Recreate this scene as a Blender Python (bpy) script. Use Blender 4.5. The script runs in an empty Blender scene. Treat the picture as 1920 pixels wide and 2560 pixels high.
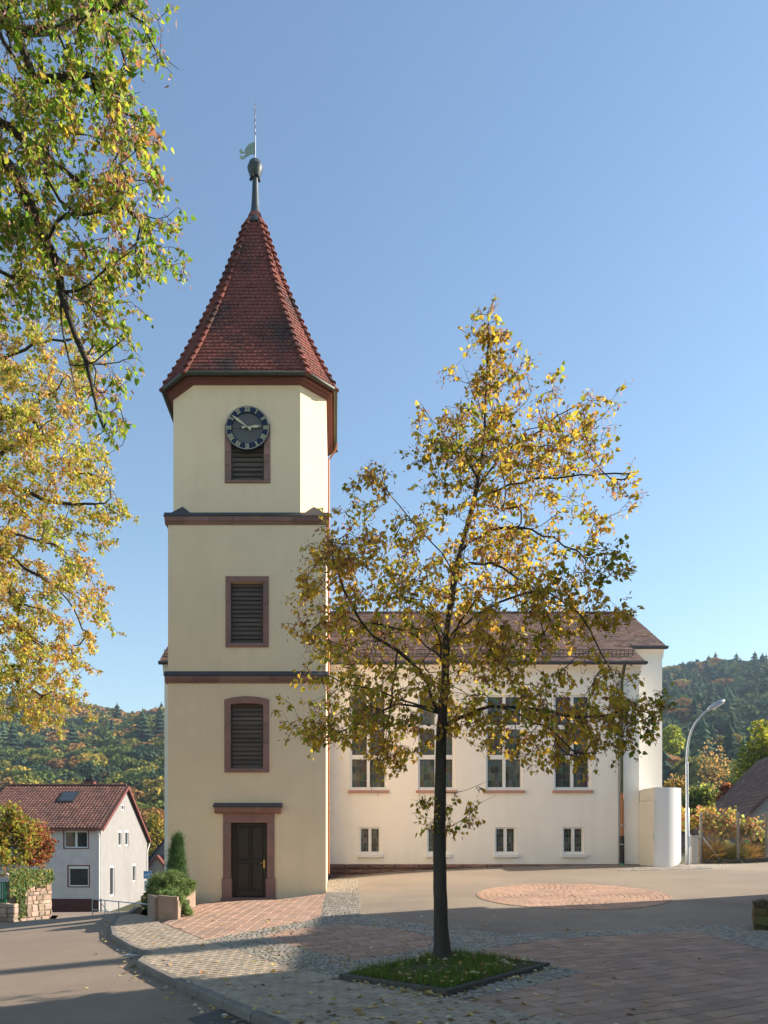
import bpy, math, random
import numpy as np
from mathutils import Vector, Matrix
random.seed(7); rng = np.random.default_rng(7)
sc = bpy.context.scene
R = math.radians
# ------------------------------------------------------------------ camera, sky, sun, exposure
F, CX, HY, EYE = 1920.0, 836.0, 2110.0, 1.65           # focal length, vanishing point (photo pixels), eye height
cam = bpy.data.cameras.new('camera'); camo = bpy.data.objects.new('camera', cam)
sc.collection.objects.link(camo); sc.camera = camo
cam.sensor_fit = 'HORIZONTAL'; cam.sensor_width = 24; cam.lens = 24
cam.shift_x = (960 - CX) / 1920; cam.shift_y = (HY - 1280) / 1920
cam.clip_start = 0.1; cam.clip_end = 5000
camo.location = (0, 0, EYE); camo.rotation_euler = (R(90), 0, 0)
SUN_EL, SUN_AZ = R(28), R(10)                          # azimuth from +X towards +Y
SD = Vector((math.cos(SUN_EL)*math.cos(SUN_AZ), math.cos(SUN_EL)*math.sin(SUN_AZ), math.sin(SUN_EL)))
w = bpy.data.worlds.new('World'); sc.world = w; w.use_nodes = True
nt = w.node_tree; bg = nt.nodes['Background']
sky = nt.nodes.new('ShaderNodeTexSky'); sky.sky_type = 'NISHITA'; sky.sun_disc = False
sky.sun_elevation = SUN_EL; sky.sun_rotation = R(90) - SUN_AZ
sky.altitude = 250; sky.air_density = 1.4; sky.dust_density = 0.3; sky.ozone_density = 3.0
tint = nt.nodes.new('ShaderNodeMix'); tint.data_type = 'RGBA'; tint.blend_type = 'MULTIPLY'; tint.inputs[0].default_value = 1.0
tint.inputs[7].default_value = (0.99, 1.0, 1.0, 1); nt.links.new(sky.outputs[0], tint.inputs[6]); nt.links.new(tint.outputs[2], bg.inputs[0]); bg.inputs[1].default_value = 0.086
sl = bpy.data.lights.new('sun', 'SUN'); sl.energy = 4.8; sl.angle = R(0.53); sl.color = (1.0, 0.89, 0.75)
so = bpy.data.objects.new('sun', sl); sc.collection.objects.link(so)
so.rotation_euler = SD.to_track_quat('Z', 'Y').to_euler(); so.location = (60, 20, 60)
sc.view_settings.view_transform = 'Standard'; sc.view_settings.look = 'None'
sc.view_settings.exposure = 1.23; sc.view_settings.gamma = 1.0

# ------------------------------------------------------------------ helpers
col = sc.collection
WL = {}
def tag(o, label=None, cat=None, group=None, kind=None):
    if label: o['label'] = label
    if cat: o['category'] = cat
    if group: o['group'] = group
    if kind: o['kind'] = kind
    return o
def thing(name, loc, label, cat, group=None):
    o = bpy.data.objects.new(name, None); o.location = loc; o.empty_display_size = 0.3
    col.objects.link(o); WL[o.name] = Vector(loc)
    return tag(o, label, cat, group)
def link(me, name, mat, parent=None):
    o = bpy.data.objects.new(name, me); col.objects.link(o)
    if mat and not me.materials: me.materials.append(mat)
    if parent is not None:
        o.parent = parent; o.matrix_parent_inverse = Matrix.Translation(-WL.get(parent.name, Vector((0,0,0))))
    return o
def at(px, py, Y):
    return Vector(((px-CX)/F*Y, Y, EYE+(HY-py)/F*Y))
def proj(p):
    return CX+p[0]/p[1]*F, HY-(p[2]-EYE)/p[1]*F
def set_col(me, cols):
    a = me.color_attributes.new('col', 'FLOAT_COLOR', 'POINT')
    c = np.ones((len(me.vertices), 4), np.float32); c[:, :3] = cols
    a.data.foreach_set('color', c.ravel())
def fast_mesh(name, V, T, cols=None, smooth=False):
    V = np.asarray(V, np.float32); T = np.asarray(T, np.int32); k = T.shape[1]
    me = bpy.data.meshes.new(name)
    me.vertices.add(len(V)); me.vertices.foreach_set('co', V.ravel())
    me.loops.add(T.size); me.loops.foreach_set('vertex_index', T.ravel())
    me.polygons.add(len(T)); me.polygons.foreach_set('loop_start', np.arange(0, T.size, k, dtype=np.int32))
    if smooth: me.polygons.foreach_set('use_smooth', np.ones(len(T), bool))
    me.update(calc_edges=True)
    if cols is not None: set_col(me, cols)
    return me
class MB:
    def __init__(s): s.v = []; s.f = []; s.c = []
    def add(s, vs, fs, c=None):
        n = len(s.v); s.v += [tuple(v) for v in vs]; s.f += [tuple(i+n for i in f) for f in fs]
        s.c += [c or (1, 1, 1)]*len(vs); return s
    def box(s, a, b, c=None):
        x0, y0, z0 = a; x1, y1, z1 = b
        return s.add([(x0,y0,z0),(x1,y0,z0),(x1,y1,z0),(x0,y1,z0),(x0,y0,z1),(x1,y0,z1),(x1,y1,z1),(x0,y1,z1)],
              [(0,3,2,1),(4,5,6,7),(0,1,5,4),(1,2,6,5),(2,3,7,6),(3,0,4,7)], c)
    def bbox(s, a, b, r=0.01, c=None):
        """box with chamfered edges"""
        x0, y0, z0 = a; x1, y1, z1 = b; pts = []; idx = {}
        for i, x in enumerate((x0, x1)):
            for j, y in enumerate((y0, y1)):
                for k, z in enumerate((z0, z1)):
                    sx, sy, sz = (1-2*i)*r, (1-2*j)*r, (1-2*k)*r
                    for ax, p in enumerate(((x, y+sy, z+sz), (x+sx, y, z+sz), (x+sx, y+sy, z))):
                        idx[(i,j,k,ax)] = len(pts); pts.append(p)
        fs = []
        g = lambda i,j,k,a: idx[(i,j,k,a)]
        fs += [(g(0,0,0,0),g(0,0,1,0),g(0,1,1,0),g(0,1,0,0)),(g(1,0,0,0),g(1,1,0,0),g(1,1,1,0),g(1,0,1,0)),
               (g(0,0,0,1),g(1,0,0,1),g(1,0,1,1),g(0,0,1,1)),(g(0,1,0,1),g(0,1,1,1),g(1,1,1,1),g(1,1,0,1)),
               (g(0,0,0,2),g(0,1,0,2),g(1,1,0,2),g(1,0,0,2)),(g(0,0,1,2),g(1,0,1,2),g(1,1,1,2),g(0,1,1,2))]
        for i in (0,1):
            for j in (0,1): fs.append((g(i,j,0,0),g(i,j,1,0),g(i,j,1,1),g(i,j,0,1)))
            for k in (0,1): fs.append((g(i,0,k,0),g(i,1,k,0),g(i,1,k,2),g(i,0,k,2)))
        for j in (0,1):
            for k in (0,1): fs.append((g(0,j,k,1),g(1,j,k,1),g(1,j,k,2),g(0,j,k,2)))
        for i in (0,1):
            for j in (0,1):
                for k in (0,1): fs.append((g(i,j,k,0),g(i,j,k,1),g(i,j,k,2)))
        return s.add(pts, fs, c)
    def prism(s, poly, d, c=None):
        """poly: list of 3d points (planar), extruded by vector d"""
        n = len(poly); d = Vector(d); P = [Vector(p) for p in poly]
        return s.add(P+[p+d for p in P], [tuple(range(n-1,-1,-1)), tuple(range(n, 2*n))] +
                     [(i, (i+1) % n, n+(i+1) % n, n+i) for i in range(n)], c)
    def tube(s, path, rad, n=8, caps=True, c=None):
        P = [Vector(p) for p in path]
        if not hasattr(rad, '__len__'): rad = [rad]*len(P)
        u = None; vs = []
        for i, p in enumerate(P):
            d = (P[min(i+1, len(P)-1)]-P[max(i-1, 0)])
            d = d.normalized() if d.length > 1e-9 else Vector((0,0,1))
            if u is None: u = d.orthogonal().normalized()
            u = (u-d*u.dot(d)); u = u.normalized() if u.length > 1e-6 else d.orthogonal().normalized()
            v = d.cross(u)
            for k in range(n):
                a = 2*math.pi*k/n; vs.append(p+(u*math.cos(a)+v*math.sin(a))*rad[i])
        fs = [(i*n+k, i*n+(k+1) % n, (i+1)*n+(k+1) % n, (i+1)*n+k) for i in range(len(P)-1) for k in range(n)]
        if caps: fs += [tuple(range(n-1,-1,-1)), tuple((len(P)-1)*n+k for k in range(n))]
        return s.add(vs, fs, c)
    def lathe(s, prof, cx, cy, n=20, c=None):
        vs = [(cx+r*math.cos(2*math.pi*k/n), cy+r*math.sin(2*math.pi*k/n), z) for r, z in prof for k in range(n)]
        fs = [(i*n+k, i*n+(k+1) % n, (i+1)*n+(k+1) % n, (i+1)*n+k) for i in range(len(prof)-1) for k in range(n)]
        fs += [tuple(range(n-1,-1,-1)), tuple((len(prof)-1)*n+k for k in range(n))]
        return s.add(vs, fs, c)
    def build(s, name, mat, parent=None, smooth=False, kind=None):
        me = bpy.data.meshes.new(name); me.from_pydata(s.v, [], s.f); me.update()
        if smooth:
            me.polygons.foreach_set('use_smooth', np.ones(len(me.polygons), bool))
            me.set_sharp_from_angle(angle=R(40))
        if any(c != (1, 1, 1) for c in s.c): set_col(me, np.array(s.c, np.float32))
        o = link(me, name, mat, parent)
        if kind: o['kind'] = kind
        return o
def pieces(parent, name, items, mat, limit=300, minpx=7, smooth=False):
    """items: (verts, faces, colour). The ones that show largest become objects of their own, the rest one stuff part."""
    sc_ = []
    for it in items:
        q = [proj(p) for p in it[0] if p[1] > 0.5]
        if not q: sc_.append(-1); continue
        xs = [a for a, b in q]; ys = [b for a, b in q]; cx, cy = sum(xs)/len(xs), sum(ys)/len(ys)
        ok = -20 < cx < 1940 and -20 < cy < 2580
        sc_.append(max(max(xs)-min(xs), max(ys)-min(ys))*(1 if ok else 0.001))
    order = sorted(range(len(items)), key=lambda i: -sc_[i])
    rest = MB()
    n = 0
    for i in order:
        v, f, c = items[i]
        if n < limit and sc_[i] >= minpx:
            MB().add(v, f, c).build(name, mat, parent, smooth); n += 1
        else: rest.add(v, f, c)
    if rest.v: rest.build(name, mat, parent, smooth, kind='stuff')
def slab(poly, th=0.06, bev=0.008):
    """poly: top outline (list of Vector, counter-clockwise from above) -> chamfered slab"""
    n = len(poly); cen = sum(poly, Vector())/n; top = []; 
    for p in poly:
        d = cen-p; L = max(d.length, 1e-6); top.append(p+d*min(0.45, bev/L*1.3))
    low = [p-Vector((0,0,bev*0.7)) for p in poly]; bot = [p-Vector((0,0,th)) for p in poly]
    V = top+low+bot
    Fs = [tuple(range(n))]
    for a in (0, n):
        Fs += [(a+i, a+n+i, a+n+(i+1) % n, a+(i+1) % n) for i in range(n)]
    return V, Fs
# ------------------------------------------------------------------ materials
MAT = {}
def mat(name, c, rough=0.8, var=0.12, scale=3.0, bump=0.0, bscale=40.0, attr=False, metal=0.0, spec=0.35,
        c2=None, c2scale=0.7, c2lo=0.5, c2hi=0.7, trans=0.0, fine=0.0, stretch=None, tgain=1.0, streak=0.0):
    m = bpy.data.materials.new(name); m.use_nodes = True; n = m.node_tree.nodes; L = m.node_tree.links
    b = n['Principled BSDF']; b.inputs['Roughness'].default_value = rough; b.inputs['Metallic'].default_value = metal
    b.inputs['Specular IOR Level'].default_value = spec
    tc = n.new('ShaderNodeTexCoord'); co = tc.outputs['Object']
    if stretch:
        mp = n.new('ShaderNodeMapping'); mp.inputs['Scale'].default_value = stretch; L.new(co, mp.inputs[0]); co = mp.outputs[0]
    def noise(s, det=5):
        t = n.new('ShaderNodeTexNoise'); t.inputs['Scale'].default_value = s; t.inputs['Detail'].default_value = det
        t.inputs['Roughness'].default_value = 0.62; L.new(co, t.inputs['Vector']); return t.outputs['Fac']
    def mixc(fac, a, bb, mode='MIX'):
        x = n.new('ShaderNodeMix'); x.data_type = 'RGBA'; x.blend_type = mode
        for sock, val in ((x.inputs[0], fac), (x.inputs[6], a), (x.inputs[7], bb)):
            if isinstance(val, bpy.types.NodeSocket): L.new(val, sock)
            elif isinstance(val, (int, float)): sock.default_value = val
            else: sock.default_value = (*val[:3], 1)
        return x.outputs[2]
    def ramp(fac, lo, hi):
        r = n.new('ShaderNodeMapRange'); r.inputs[1].default_value = lo; r.inputs[2].default_value = hi
        L.new(fac, r.inputs[0]); return r.outputs[0]
    cur = mixc(ramp(noise(scale), 0.3, 0.7), [x*(1-var) for x in c], [min(1, x*(1+var)) for x in c])
    if c2: cur = mixc(ramp(noise(c2scale), c2lo, c2hi), cur, c2)
    if streak:
        mp2 = n.new('ShaderNodeMapping'); mp2.inputs['Scale'].default_value = (2.2, 2.2, 0.16); L.new(tc.outputs['Object'], mp2.inputs[0])
        t2 = n.new('ShaderNodeTexNoise'); t2.inputs['Scale'].default_value = 1.6; t2.inputs['Detail'].default_value = 6; L.new(mp2.outputs[0], t2.inputs['Vector'])
        cur = mixc(ramp(t2.outputs['Fac'], 0.5, 0.85), cur, [x*(1-streak) for x in c])
        cur = mixc(ramp(noise(7.0, 8), 0.55, 0.9), cur, [x*(1-streak*0.7) for x in c])
    if fine: cur = mixc(fine, cur, mixc(ramp(noise(bscale*1.7, 2), 0.35, 0.65), (0.25,)*3, (1.6,)*3), 'MULTIPLY')
    if attr:
        a = n.new('ShaderNodeAttribute'); a.attribute_name = 'col'; cur = mixc(1.0, cur, a.outputs['Color'], 'MULTIPLY')
    L.new(cur, b.inputs['Base Color'])
    if bump:
        bp = n.new('ShaderNodeBump'); bp.inputs['Strength'].default_value = bump; bp.inputs['Distance'].default_value = 0.02
        L.new(noise(bscale, 4), bp.inputs['Height']); L.new(bp.outputs[0], b.inputs['Normal'])
    if trans:
        tr = n.new('ShaderNodeBsdfTranslucent'); L.new(mixc(1.0, cur, (tgain,)*3, 'MULTIPLY'), tr.inputs[0]); ms = n.new('ShaderNodeMixShader')
        ms.inputs[0].default_value = trans; L.new(b.outputs[0], ms.inputs[1]); L.new(tr.outputs[0], ms.inputs[2])
        L.new(ms.outputs[0], n['Material Output'].inputs[0])
    MAT[name] = m; return m
mat('plaster_tower', (0.96, 0.745, 0.49), 0.9, 0.05, 1.2, 0.35, 22, c2=(0.945, 0.73, 0.48), c2scale=0.35, c2lo=0.45, c2hi=0.75, streak=0.07)
mat('plaster_nave', (0.92, 0.875, 0.79), 0.9, 0.035, 1.0, 0.25, 30, c2=(0.91, 0.865, 0.785), c2scale=0.3, streak=0.05)
mat('sandstone', (0.33, 0.185, 0.150), 0.85, 0.16, 3.0, 0.4, 50, attr=True, c2=(0.27, 0.165, 0.14), c2scale=2.0)
mat('plinth_stone', (0.20, 0.115, 0.095), 0.9, 0.25, 5.0, 0.8, 25, attr=True)
mat('slate', (0.055, 0.058, 0.062), 0.5, 0.2, 6, 0.2, 30)
mat('dark_wood', (0.135, 0.10, 0.078), 0.6, 0.2, 4, 0.3, 40, attr=True, stretch=(0.3, 1, 1))
mat('door_wood', (0.046, 0.030, 0.020), 0.45, 0.25, 6, 0.3, 30, stretch=(3, 3, 0.25))
mat('louvre_dark', (0.012, 0.010, 0.010), 0.9)
mat('brass', (0.60, 0.36, 0.12), 0.3, 0.1, 10, metal=1.0)
mat('copper_pipe', (0.34, 0.16, 0.085), 0.45, 0.12, 6, metal=0.7)
mat('old_copper', (0.075, 0.085, 0.060), 0.5, 0.2, 3, metal=0.3)
mat('patina', (0.060, 0.075, 0.080), 0.5, 0.25, 5, 0.1, 20, metal=0.25, c2=(0.14, 0.24, 0.235), c2scale=2.5, c2lo=0.55, c2hi=0.75)
mat('vane_metal', (0.30, 0.38, 0.30), 0.5, 0.2, 12, metal=0.2)
mat('roof_tile_red', (0.225, 0.066, 0.044), 0.75, 0.18, 9, 0.4, 60, attr=True, c2=(0.075, 0.042, 0.036), c2scale=0.5, c2lo=0.50, c2hi=0.62)
mat('roof_tile_brown', (0.175, 0.105, 0.080), 0.85, 0.22, 6, 0.4, 50, attr=True, c2=(0.12, 0.09, 0.08), c2scale=0.8)
mat('roof_tile_house', (0.15, 0.072, 0.054), 0.8, 0.25, 4, 0.3, 40, attr=True, c2=(0.085, 0.052, 0.045), c2scale=0.5)
mat('roof_tile_dark', (0.20, 0.115, 0.085), 0.8, 0.2, 5, 0.3, 40, attr=True)
mat('roof_slate_blue', (0.05, 0.055, 0.07), 0.6, 0.2, 5)
mat('white_paint', (0.80, 0.80, 0.78), 0.45, 0.03, 4)
mat('pod_white', (0.80, 0.80, 0.785), 0.35, 0.012, 1.5)
mat('pod_cream', (0.76, 0.73, 0.64), 0.5, 0.02, 2)
mat('render_grey', (0.62, 0.585, 0.57), 0.95, 0.10, 1.5, 0.6, 25, c2=(0.50, 0.475, 0.465), c2scale=0.5, c2lo=0.52, c2hi=0.8)
mat('render_sun_dimmed', (0.275, 0.265, 0.255), 0.95, 0.07, 1.5, 0.4, 25, c2=(0.235, 0.225, 0.22), c2scale=0.4)  # white render darkened in its colour to offset full sun on the gable
mat('plinth_maroon', (0.10, 0.035, 0.030), 0.8, 0.15, 3)
mat('trim_red', (0.17, 0.055, 0.045), 0.6, 0.1, 3)
mat('glass_dark', (0.030, 0.034, 0.036), 0.08, 0.3, 2, spec=0.6)
mat('glass_lead', (0.075, 0.082, 0.078), 0.18, 0.45, 2.5, attr=True, spec=0.55, bump=0.12, bscale=9)
mat('lead', (0.20, 0.20, 0.19), 0.6, 0.1, 4)
mat('asphalt', (0.25, 0.202, 0.154), 0.92, 0.14, 0.5, 0.7, 110, fine=0.35, c2=(0.31, 0.25, 0.185), c2scale=0.22, c2lo=0.42, c2hi=0.60, streak=0.0)
mat('asphalt_road', (0.275, 0.212, 0.158), 0.92, 0.12, 0.7, 0.7, 110, fine=0.35, c2=(0.24, 0.188, 0.143), c2scale=0.22, c2lo=0.45, c2hi=0.7)
mat('asphalt_patch', (0.095, 0.09, 0.085), 0.9, 0.14, 2, 0.7, 110, fine=0.35)
mat('slab_red', (0.41, 0.262, 0.187), 0.88, 0.10, 2, 0.4, 90, attr=True, fine=0.15, c2=(0.34, 0.23, 0.175), c2scale=0.6)
mat('paver_grey', (0.39, 0.315, 0.235), 0.9, 0.10, 2, 0.5, 90, attr=True, fine=0.18)
mat('sett_granite', (0.31, 0.275, 0.225), 0.85, 0.20, 12, 0.6, 60, attr=True, fine=0.2)
mat('joint_sand', (0.13, 0.112, 0.08), 0.95, 0.3, 9, 0.5, 80, c2=(0.06, 0.075, 0.03), c2scale=1.1, c2lo=0.5, c2hi=0.65)
mat('kerb_stone', (0.20, 0.175, 0.15), 0.9, 0.15, 3, 0.5, 70, attr=True, fine=0.2)
mat('edge_stone', (0.09, 0.08, 0.07), 0.9, 0.25, 5, 0.6, 50, c2=(0.06, 0.07, 0.03), c2scale=3)
mat('soil', (0.06, 0.05, 0.03), 0.95, 0.4, 8, 0.8, 30, c2=(0.05, 0.075, 0.02), c2scale=1.6, c2lo=0.45, c2hi=0.6)
mat('terrain', (0.06, 0.065, 0.03), 0.95, 0.3, 0.2, 0.4, 3)
mat('forest_floor', (0.035, 0.035, 0.018), 0.95, 0.3, 0.1)
mat('bark', (0.062, 0.050, 0.040), 0.9, 0.35, 9, 1.0, 45, stretch=(1, 1, 0.22), c2=(0.06, 0.065, 0.035), c2scale=3, c2lo=0.55, c2hi=0.75)
mat('leaf', (1, 1, 1), 0.55, 0.10, 30, attr=True, trans=0.5, spec=0.25, tgain=1.6)
mat('needle', (1, 1, 1), 0.7, 0.10, 10, attr=True, trans=0.15, spec=0.15)
mat('crown_far', (1, 1, 1), 0.85, 0.15, 0.6, attr=True, trans=0.25, spec=0.1)
mat('grass', (1, 1, 1), 0.6, 0.1, 20, attr=True, trans=0.3, spec=0.2)
mat('fallen', (1, 1, 1), 0.7, 0.1, 40, attr=True, trans=0.2, spec=0.2)
mat('concrete', (0.31, 0.225, 0.17), 0.9, 0.15, 2.5, 0.5, 50, c2=(0.24, 0.17, 0.13), c2scale=1.4)
mat('concrete_grey', (0.36, 0.36, 0.35), 0.9, 0.15, 2.5, 0.4, 40)
mat('post_concrete', (0.20, 0.185, 0.165), 0.95, 0.2, 4, 0.5, 40)
mat('galvanised', (0.42, 0.44, 0.46), 0.38, 0.10, 5, metal=0.6)
mat('lamp_glass', (0.62, 0.62, 0.60), 0.25, 0.03, 5)
mat('wire', (0.22, 0.22, 0.21), 0.5, 0.1, 5, metal=0.5)
mat('field_stone', (0.36, 0.255, 0.20), 0.92, 0.22, 4, 0.8, 25, attr=True, c2=(0.25, 0.20, 0.14), c2scale=1.3)
mat('mortar', (0.20, 0.16, 0.12), 0.95, 0.2, 5, 0.6, 40)
mat('mossy_stone', (0.14, 0.105, 0.055), 0.95, 0.3, 5, 0.8, 30, attr=True, c2=(0.10, 0.10, 0.025), c2scale=3)
mat('green_paint', (0.02, 0.19, 0.075), 0.45, 0.08, 5)
mat('bin_green', (0.03, 0.26, 0.13), 0.45, 0.08, 5)
mat('sign_blue', (0.10, 0.33, 0.66), 0.4, 0.05, 5)
mat('clock_blue', (0.012, 0.018, 0.055), 0.45, 0.1, 5)
mat('clock_mesh', (0.13, 0.13, 0.135), 0.8, 0.08, 12, 0.3, 120)
mat('gilt', (0.66, 0.60, 0.38), 0.45, 0.06, 8, metal=0.1)
mat('soffit_red', (0.20, 0.075, 0.058), 0.7, 0.1, 3)
mat('iron', (0.03, 0.03, 0.03), 0.6, 0.2, 5)
# ------------------------------------------------------------------ terrain height (thin-plate spline through surveyed points)
CP = [(0,0,-.15),(5,0,-.08),(-5,0,-.35),(10,2,0),(0,8,-.15),(4,8,-.10),(8.15,14.7,0),(1.6,11.2,-.12),(-4,8,-.42),(14,8,.1)]
for px, py, Y in [(815,2232,23),(622,2248,23),(440,2260,23),(822,2195,30),(1598,2161,30),(1720,2161,31),(1850,2157,33),(1960,2150,33),
                  (1428,2238,21),(1428,2208,23.5),(1428,2274,18.45),(420,2300,18.7),(285,2300,20),(0,2300,24),(0,2400,14.5),(0,2555,9.2)]:
    p = at(px, py, Y); CP.append((p.x, p.y, p.z))
CP += [(-6.5,30,-.95),(-9,24,-.62),(-12,27,-1.1),(-13,35,-2.2),(-18,50,-2.75),(-14,57,-3.1),(-24,62,-3.2),(-18,43,-2.45),(-5,45,-1.8),(0,55,-1.2),(14,45,1.0),(30,40,1.5),
       (25,20,.9),(25,5,.4),(-12,12,-.9),(-16,20,-1.4),(-16,4,-1.0),(-30,30,-3.0),(30,60,1.0),(-35,65,-4)]
CP = np.array(CP)
def _U(r2): return np.where(r2 > 1e-9, r2*np.log(np.maximum(r2, 1e-9)), 0.0)
n_ = len(CP); K = _U(((CP[:,None,:2]-CP[None,:,:2])**2).sum(-1))+np.eye(n_)*2.0
Pm = np.c_[np.ones(n_), CP[:,:2]]; A_ = np.zeros((n_+3, n_+3)); A_[:n_,:n_] = K; A_[:n_,n_:] = Pm; A_[n_:,:n_] = Pm.T
SOL = np.linalg.solve(A_, np.r_[CP[:,2], 0, 0, 0])
def G(x, y):
    x = np.asarray(x, float); y = np.asarray(y, float)
    r2 = (x[...,None]-CP[:,0])**2+(y[...,None]-CP[:,1])**2
    z = _U(r2)@SOL[:n_]+SOL[n_]+SOL[n_+1]*x+SOL[n_+2]*y
    r = np.hypot(x, y-25); t = np.clip((r-36)/30, 0, 1); t = t*t*(3-2*t)
    return z*(1-t)+t*np.clip(-2.0+0.03*x, -5, 3)
def g(x, y): return float(G(x, y))
def hill(x, y):
    x = np.asarray(x, float); y = np.asarray(y, float)
    base = np.clip(-2.0+0.03*x, -5, 3)
    tx = np.clip((x+180)/420, 0, 1); tx = tx*tx*(3-2*tx)
    top = 105+tx*12+6*np.sin(x*0.021+1)+4*np.sin(x*0.05)
    t = np.clip((y-170)/(430), 0, 1.25)
    s = np.where(t < 1, t*t*(3-2*t)*0.35+t*0.65, 1.0-(t-1)*0.15)
    return base+top*s
def Z(x, y):
    h = hill(x, y); gg = G(x, y); t = np.clip((np.asarray(y, float)-90)/60, 0, 1); return gg*(1-t)+h*t
def ground(px, py, dz=0.0):
    """photo pixel -> point of the ground surface"""
    f = lambda Y: EYE-(py-HY)/F*Y-g((px-CX)/F*Y, Y)-dz
    Y = 3.0
    while Y < 60 and f(Y) > 0: Y += 0.5
    a, b = Y-0.5, Y
    for _ in range(30):
        m = (a+b)/2
        if f(m) > 0: a = m
        else: b = m
    return Vector(((px-CX)/F*a, a, g((px-CX)/F*a, a)+dz))
def gpoly(pts): return [ground(*p) for p in pts]
def inside(p, poly):
    x, y = p[0], p[1]; c = False; n = len(poly)
    for i in range(n):
        a, b = poly[i], poly[(i+1) % n]
        if (a[1] > y) != (b[1] > y) and x < (b[0]-a[0])*(y-a[1])/(b[1]-a[1])+a[0]: c = not c
    return c
def clip_convex(subj, quad):
    """Sutherland-Hodgman: subject polygon clipped by a convex CCW quad (2d)"""
    out = [(p[0], p[1]) for p in subj]
    for i in range(len(quad)):
        a, b = quad[i], quad[(i+1) % len(quad)]; inp, out = out, []
        if not inp: return []
        sd = lambda p: (b[0]-a[0])*(p[1]-a[1])-(b[1]-a[1])*(p[0]-a[0])
        for j in range(len(inp)):
            p, q = inp[j-1], inp[j]; sp, sq = sd(p), sd(q)
            if (sp >= 0) != (sq >= 0):
                t = sp/(sp-sq); out.append((p[0]+(q[0]-p[0])*t, p[1]+(q[1]-p[1])*t))
            if sq >= 0: out.append(q)
    return out
def area2(p): return sum(p[i-1][0]*p[i][1]-p[i][0]*p[i-1][1] for i in range(len(p)))/2
def sheet(name, poly, dz, m, step=0.5):
    """ground-following sheet inside a plan polygon"""
    xs = [p[0] for p in poly]; ys = [p[1] for p in poly]; mb = MB(); idx = {}
    if area2(poly) < 0: poly = poly[::-1]
    x = math.floor(min(xs)/step)*step
    while x < max(xs):
        y = math.floor(min(ys)/step)*step
        while y < max(ys):
            c = clip_convex(poly, [(x,y),(x+step,y),(x+step,y+step),(x,y+step)])
            if len(c) > 2 and abs(area2(c)) > 1e-5:
                f = []
                for q in c:
                    k = (round(q[0], 4), round(q[1], 4))
                    if k not in idx: idx[k] = len(mb.v); mb.v.append((k[0], k[1], g(*k)+dz)); mb.c.append((1,1,1))
                    if idx[k] not in f: f.append(idx[k])
                if len(f) > 2: mb.f.append(tuple(f))
            y += step
        x += step
    o = mb.build(name, m, smooth=False); o['kind'] = 'structure'; o['label'] = name.replace('_', ' '); return o
def lay(poly, ang, w_, l_, gap, dz, bond=0.5, jit=0.02, excl=(), vary=(0.8, 1.15), lenvar=0.0):
    """rectangular pieces in running bond over a plan polygon -> items for pieces()"""
    if area2(poly) < 0: poly = poly[::-1]
    ca, sa = math.cos(ang), math.sin(ang)
    loc = [(p[0]*ca+p[1]*sa, -p[0]*sa+p[1]*ca) for p in poly]; items = []
    u0, u1 = min(p[0] for p in loc), max(p[0] for p in loc); v0, v1 = min(p[1] for p in loc), max(p[1] for p in loc)
    v, row = v0, 0
    while v < v1:
        u = u0-random.random()*l_*0.2-(row % 2)*bond*l_
        while u < u1:
            ll = l_*(1+lenvar*random.uniform(-1, 1))
            q = [(u+gap/2,v+gap/2),(u+ll-gap/2,v+gap/2),(u+ll-gap/2,v+w_-gap/2),(u+gap/2,v+w_-gap/2)]
            q = [(a+random.uniform(-jit,jit)*w_, b+random.uniform(-jit,jit)*w_) for a, b in q]
            u += ll
            c = clip_convex(loc, q)
            if len(c) < 3 or abs(area2(c)) < 0.12*w_*l_: continue
            P = [(a*ca-b*sa, a*sa+b*ca) for a, b in c]
            cx, cy = sum(p[0] for p in P)/len(P), sum(p[1] for p in P)/len(P)
            if any(inside((cx, cy), e) for e in excl): continue
            h = random.uniform(-0.0025, 0.0025); tx, ty = random.uniform(-.006,.006), random.uniform(-.006,.006)
            top = [Vector((a, b, g(a, b)+dz+h+(a-cx)*tx+(b-cy)*ty)) for a, b in P]
            k = random.uniform(*vary); t = random.uniform(-.04,.04)
            V, Fs = slab(top, 0.05, min(0.010, w_*0.09)); items.append((V, Fs, (k*(1+t), k, k*(1-t))))
        v += w_; row += 1
    return items
def wall(mb, x0, x1, z0, z1, holes, Pf, depth):
    """wall with real openings in (u,z); Pf(u,z,d) -> world; holes (u0,u1,z0,z1)"""
    us = sorted({x0, x1}|{h[0] for h in holes}|{h[1] for h in holes}); zs = sorted({z0, z1}|{h[2] for h in holes}|{h[3] for h in holes})
    us = [u for u in us if x0 <= u <= x1]; zs = [z for z in zs if z0 <= z <= z1]
    for i in range(len(us)-1):
        for j in range(len(zs)-1):
            cu, cz = (us[i]+us[i+1])/2, (zs[j]+zs[j+1])/2
            if any(h[0] < cu < h[1] and h[2] < cz < h[3] for h in holes): continue
            mb.add([Pf(us[i],zs[j],0),Pf(us[i+1],zs[j],0),Pf(us[i+1],zs[j+1],0),Pf(us[i],zs[j+1],0)], [(0,1,2,3)])
    for a, b, c, d in holes:
        for (u, z), (u2, z2) in (((a,c),(a,d)),((a,d),(b,d)),((b,d),(b,c)),((b,c),(a,c))):
            mb.add([Pf(u,z,0),Pf(u2,z2,0),Pf(u2,z2,depth),Pf(u,z,depth)], [(0,1,2,3)])
    return mb
def rc(a, b, s=0.0):
    k = random.uniform(a, b); return (k*(1+random.uniform(-s, s)), k, k*(1+random.uniform(-s, s)))
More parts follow.
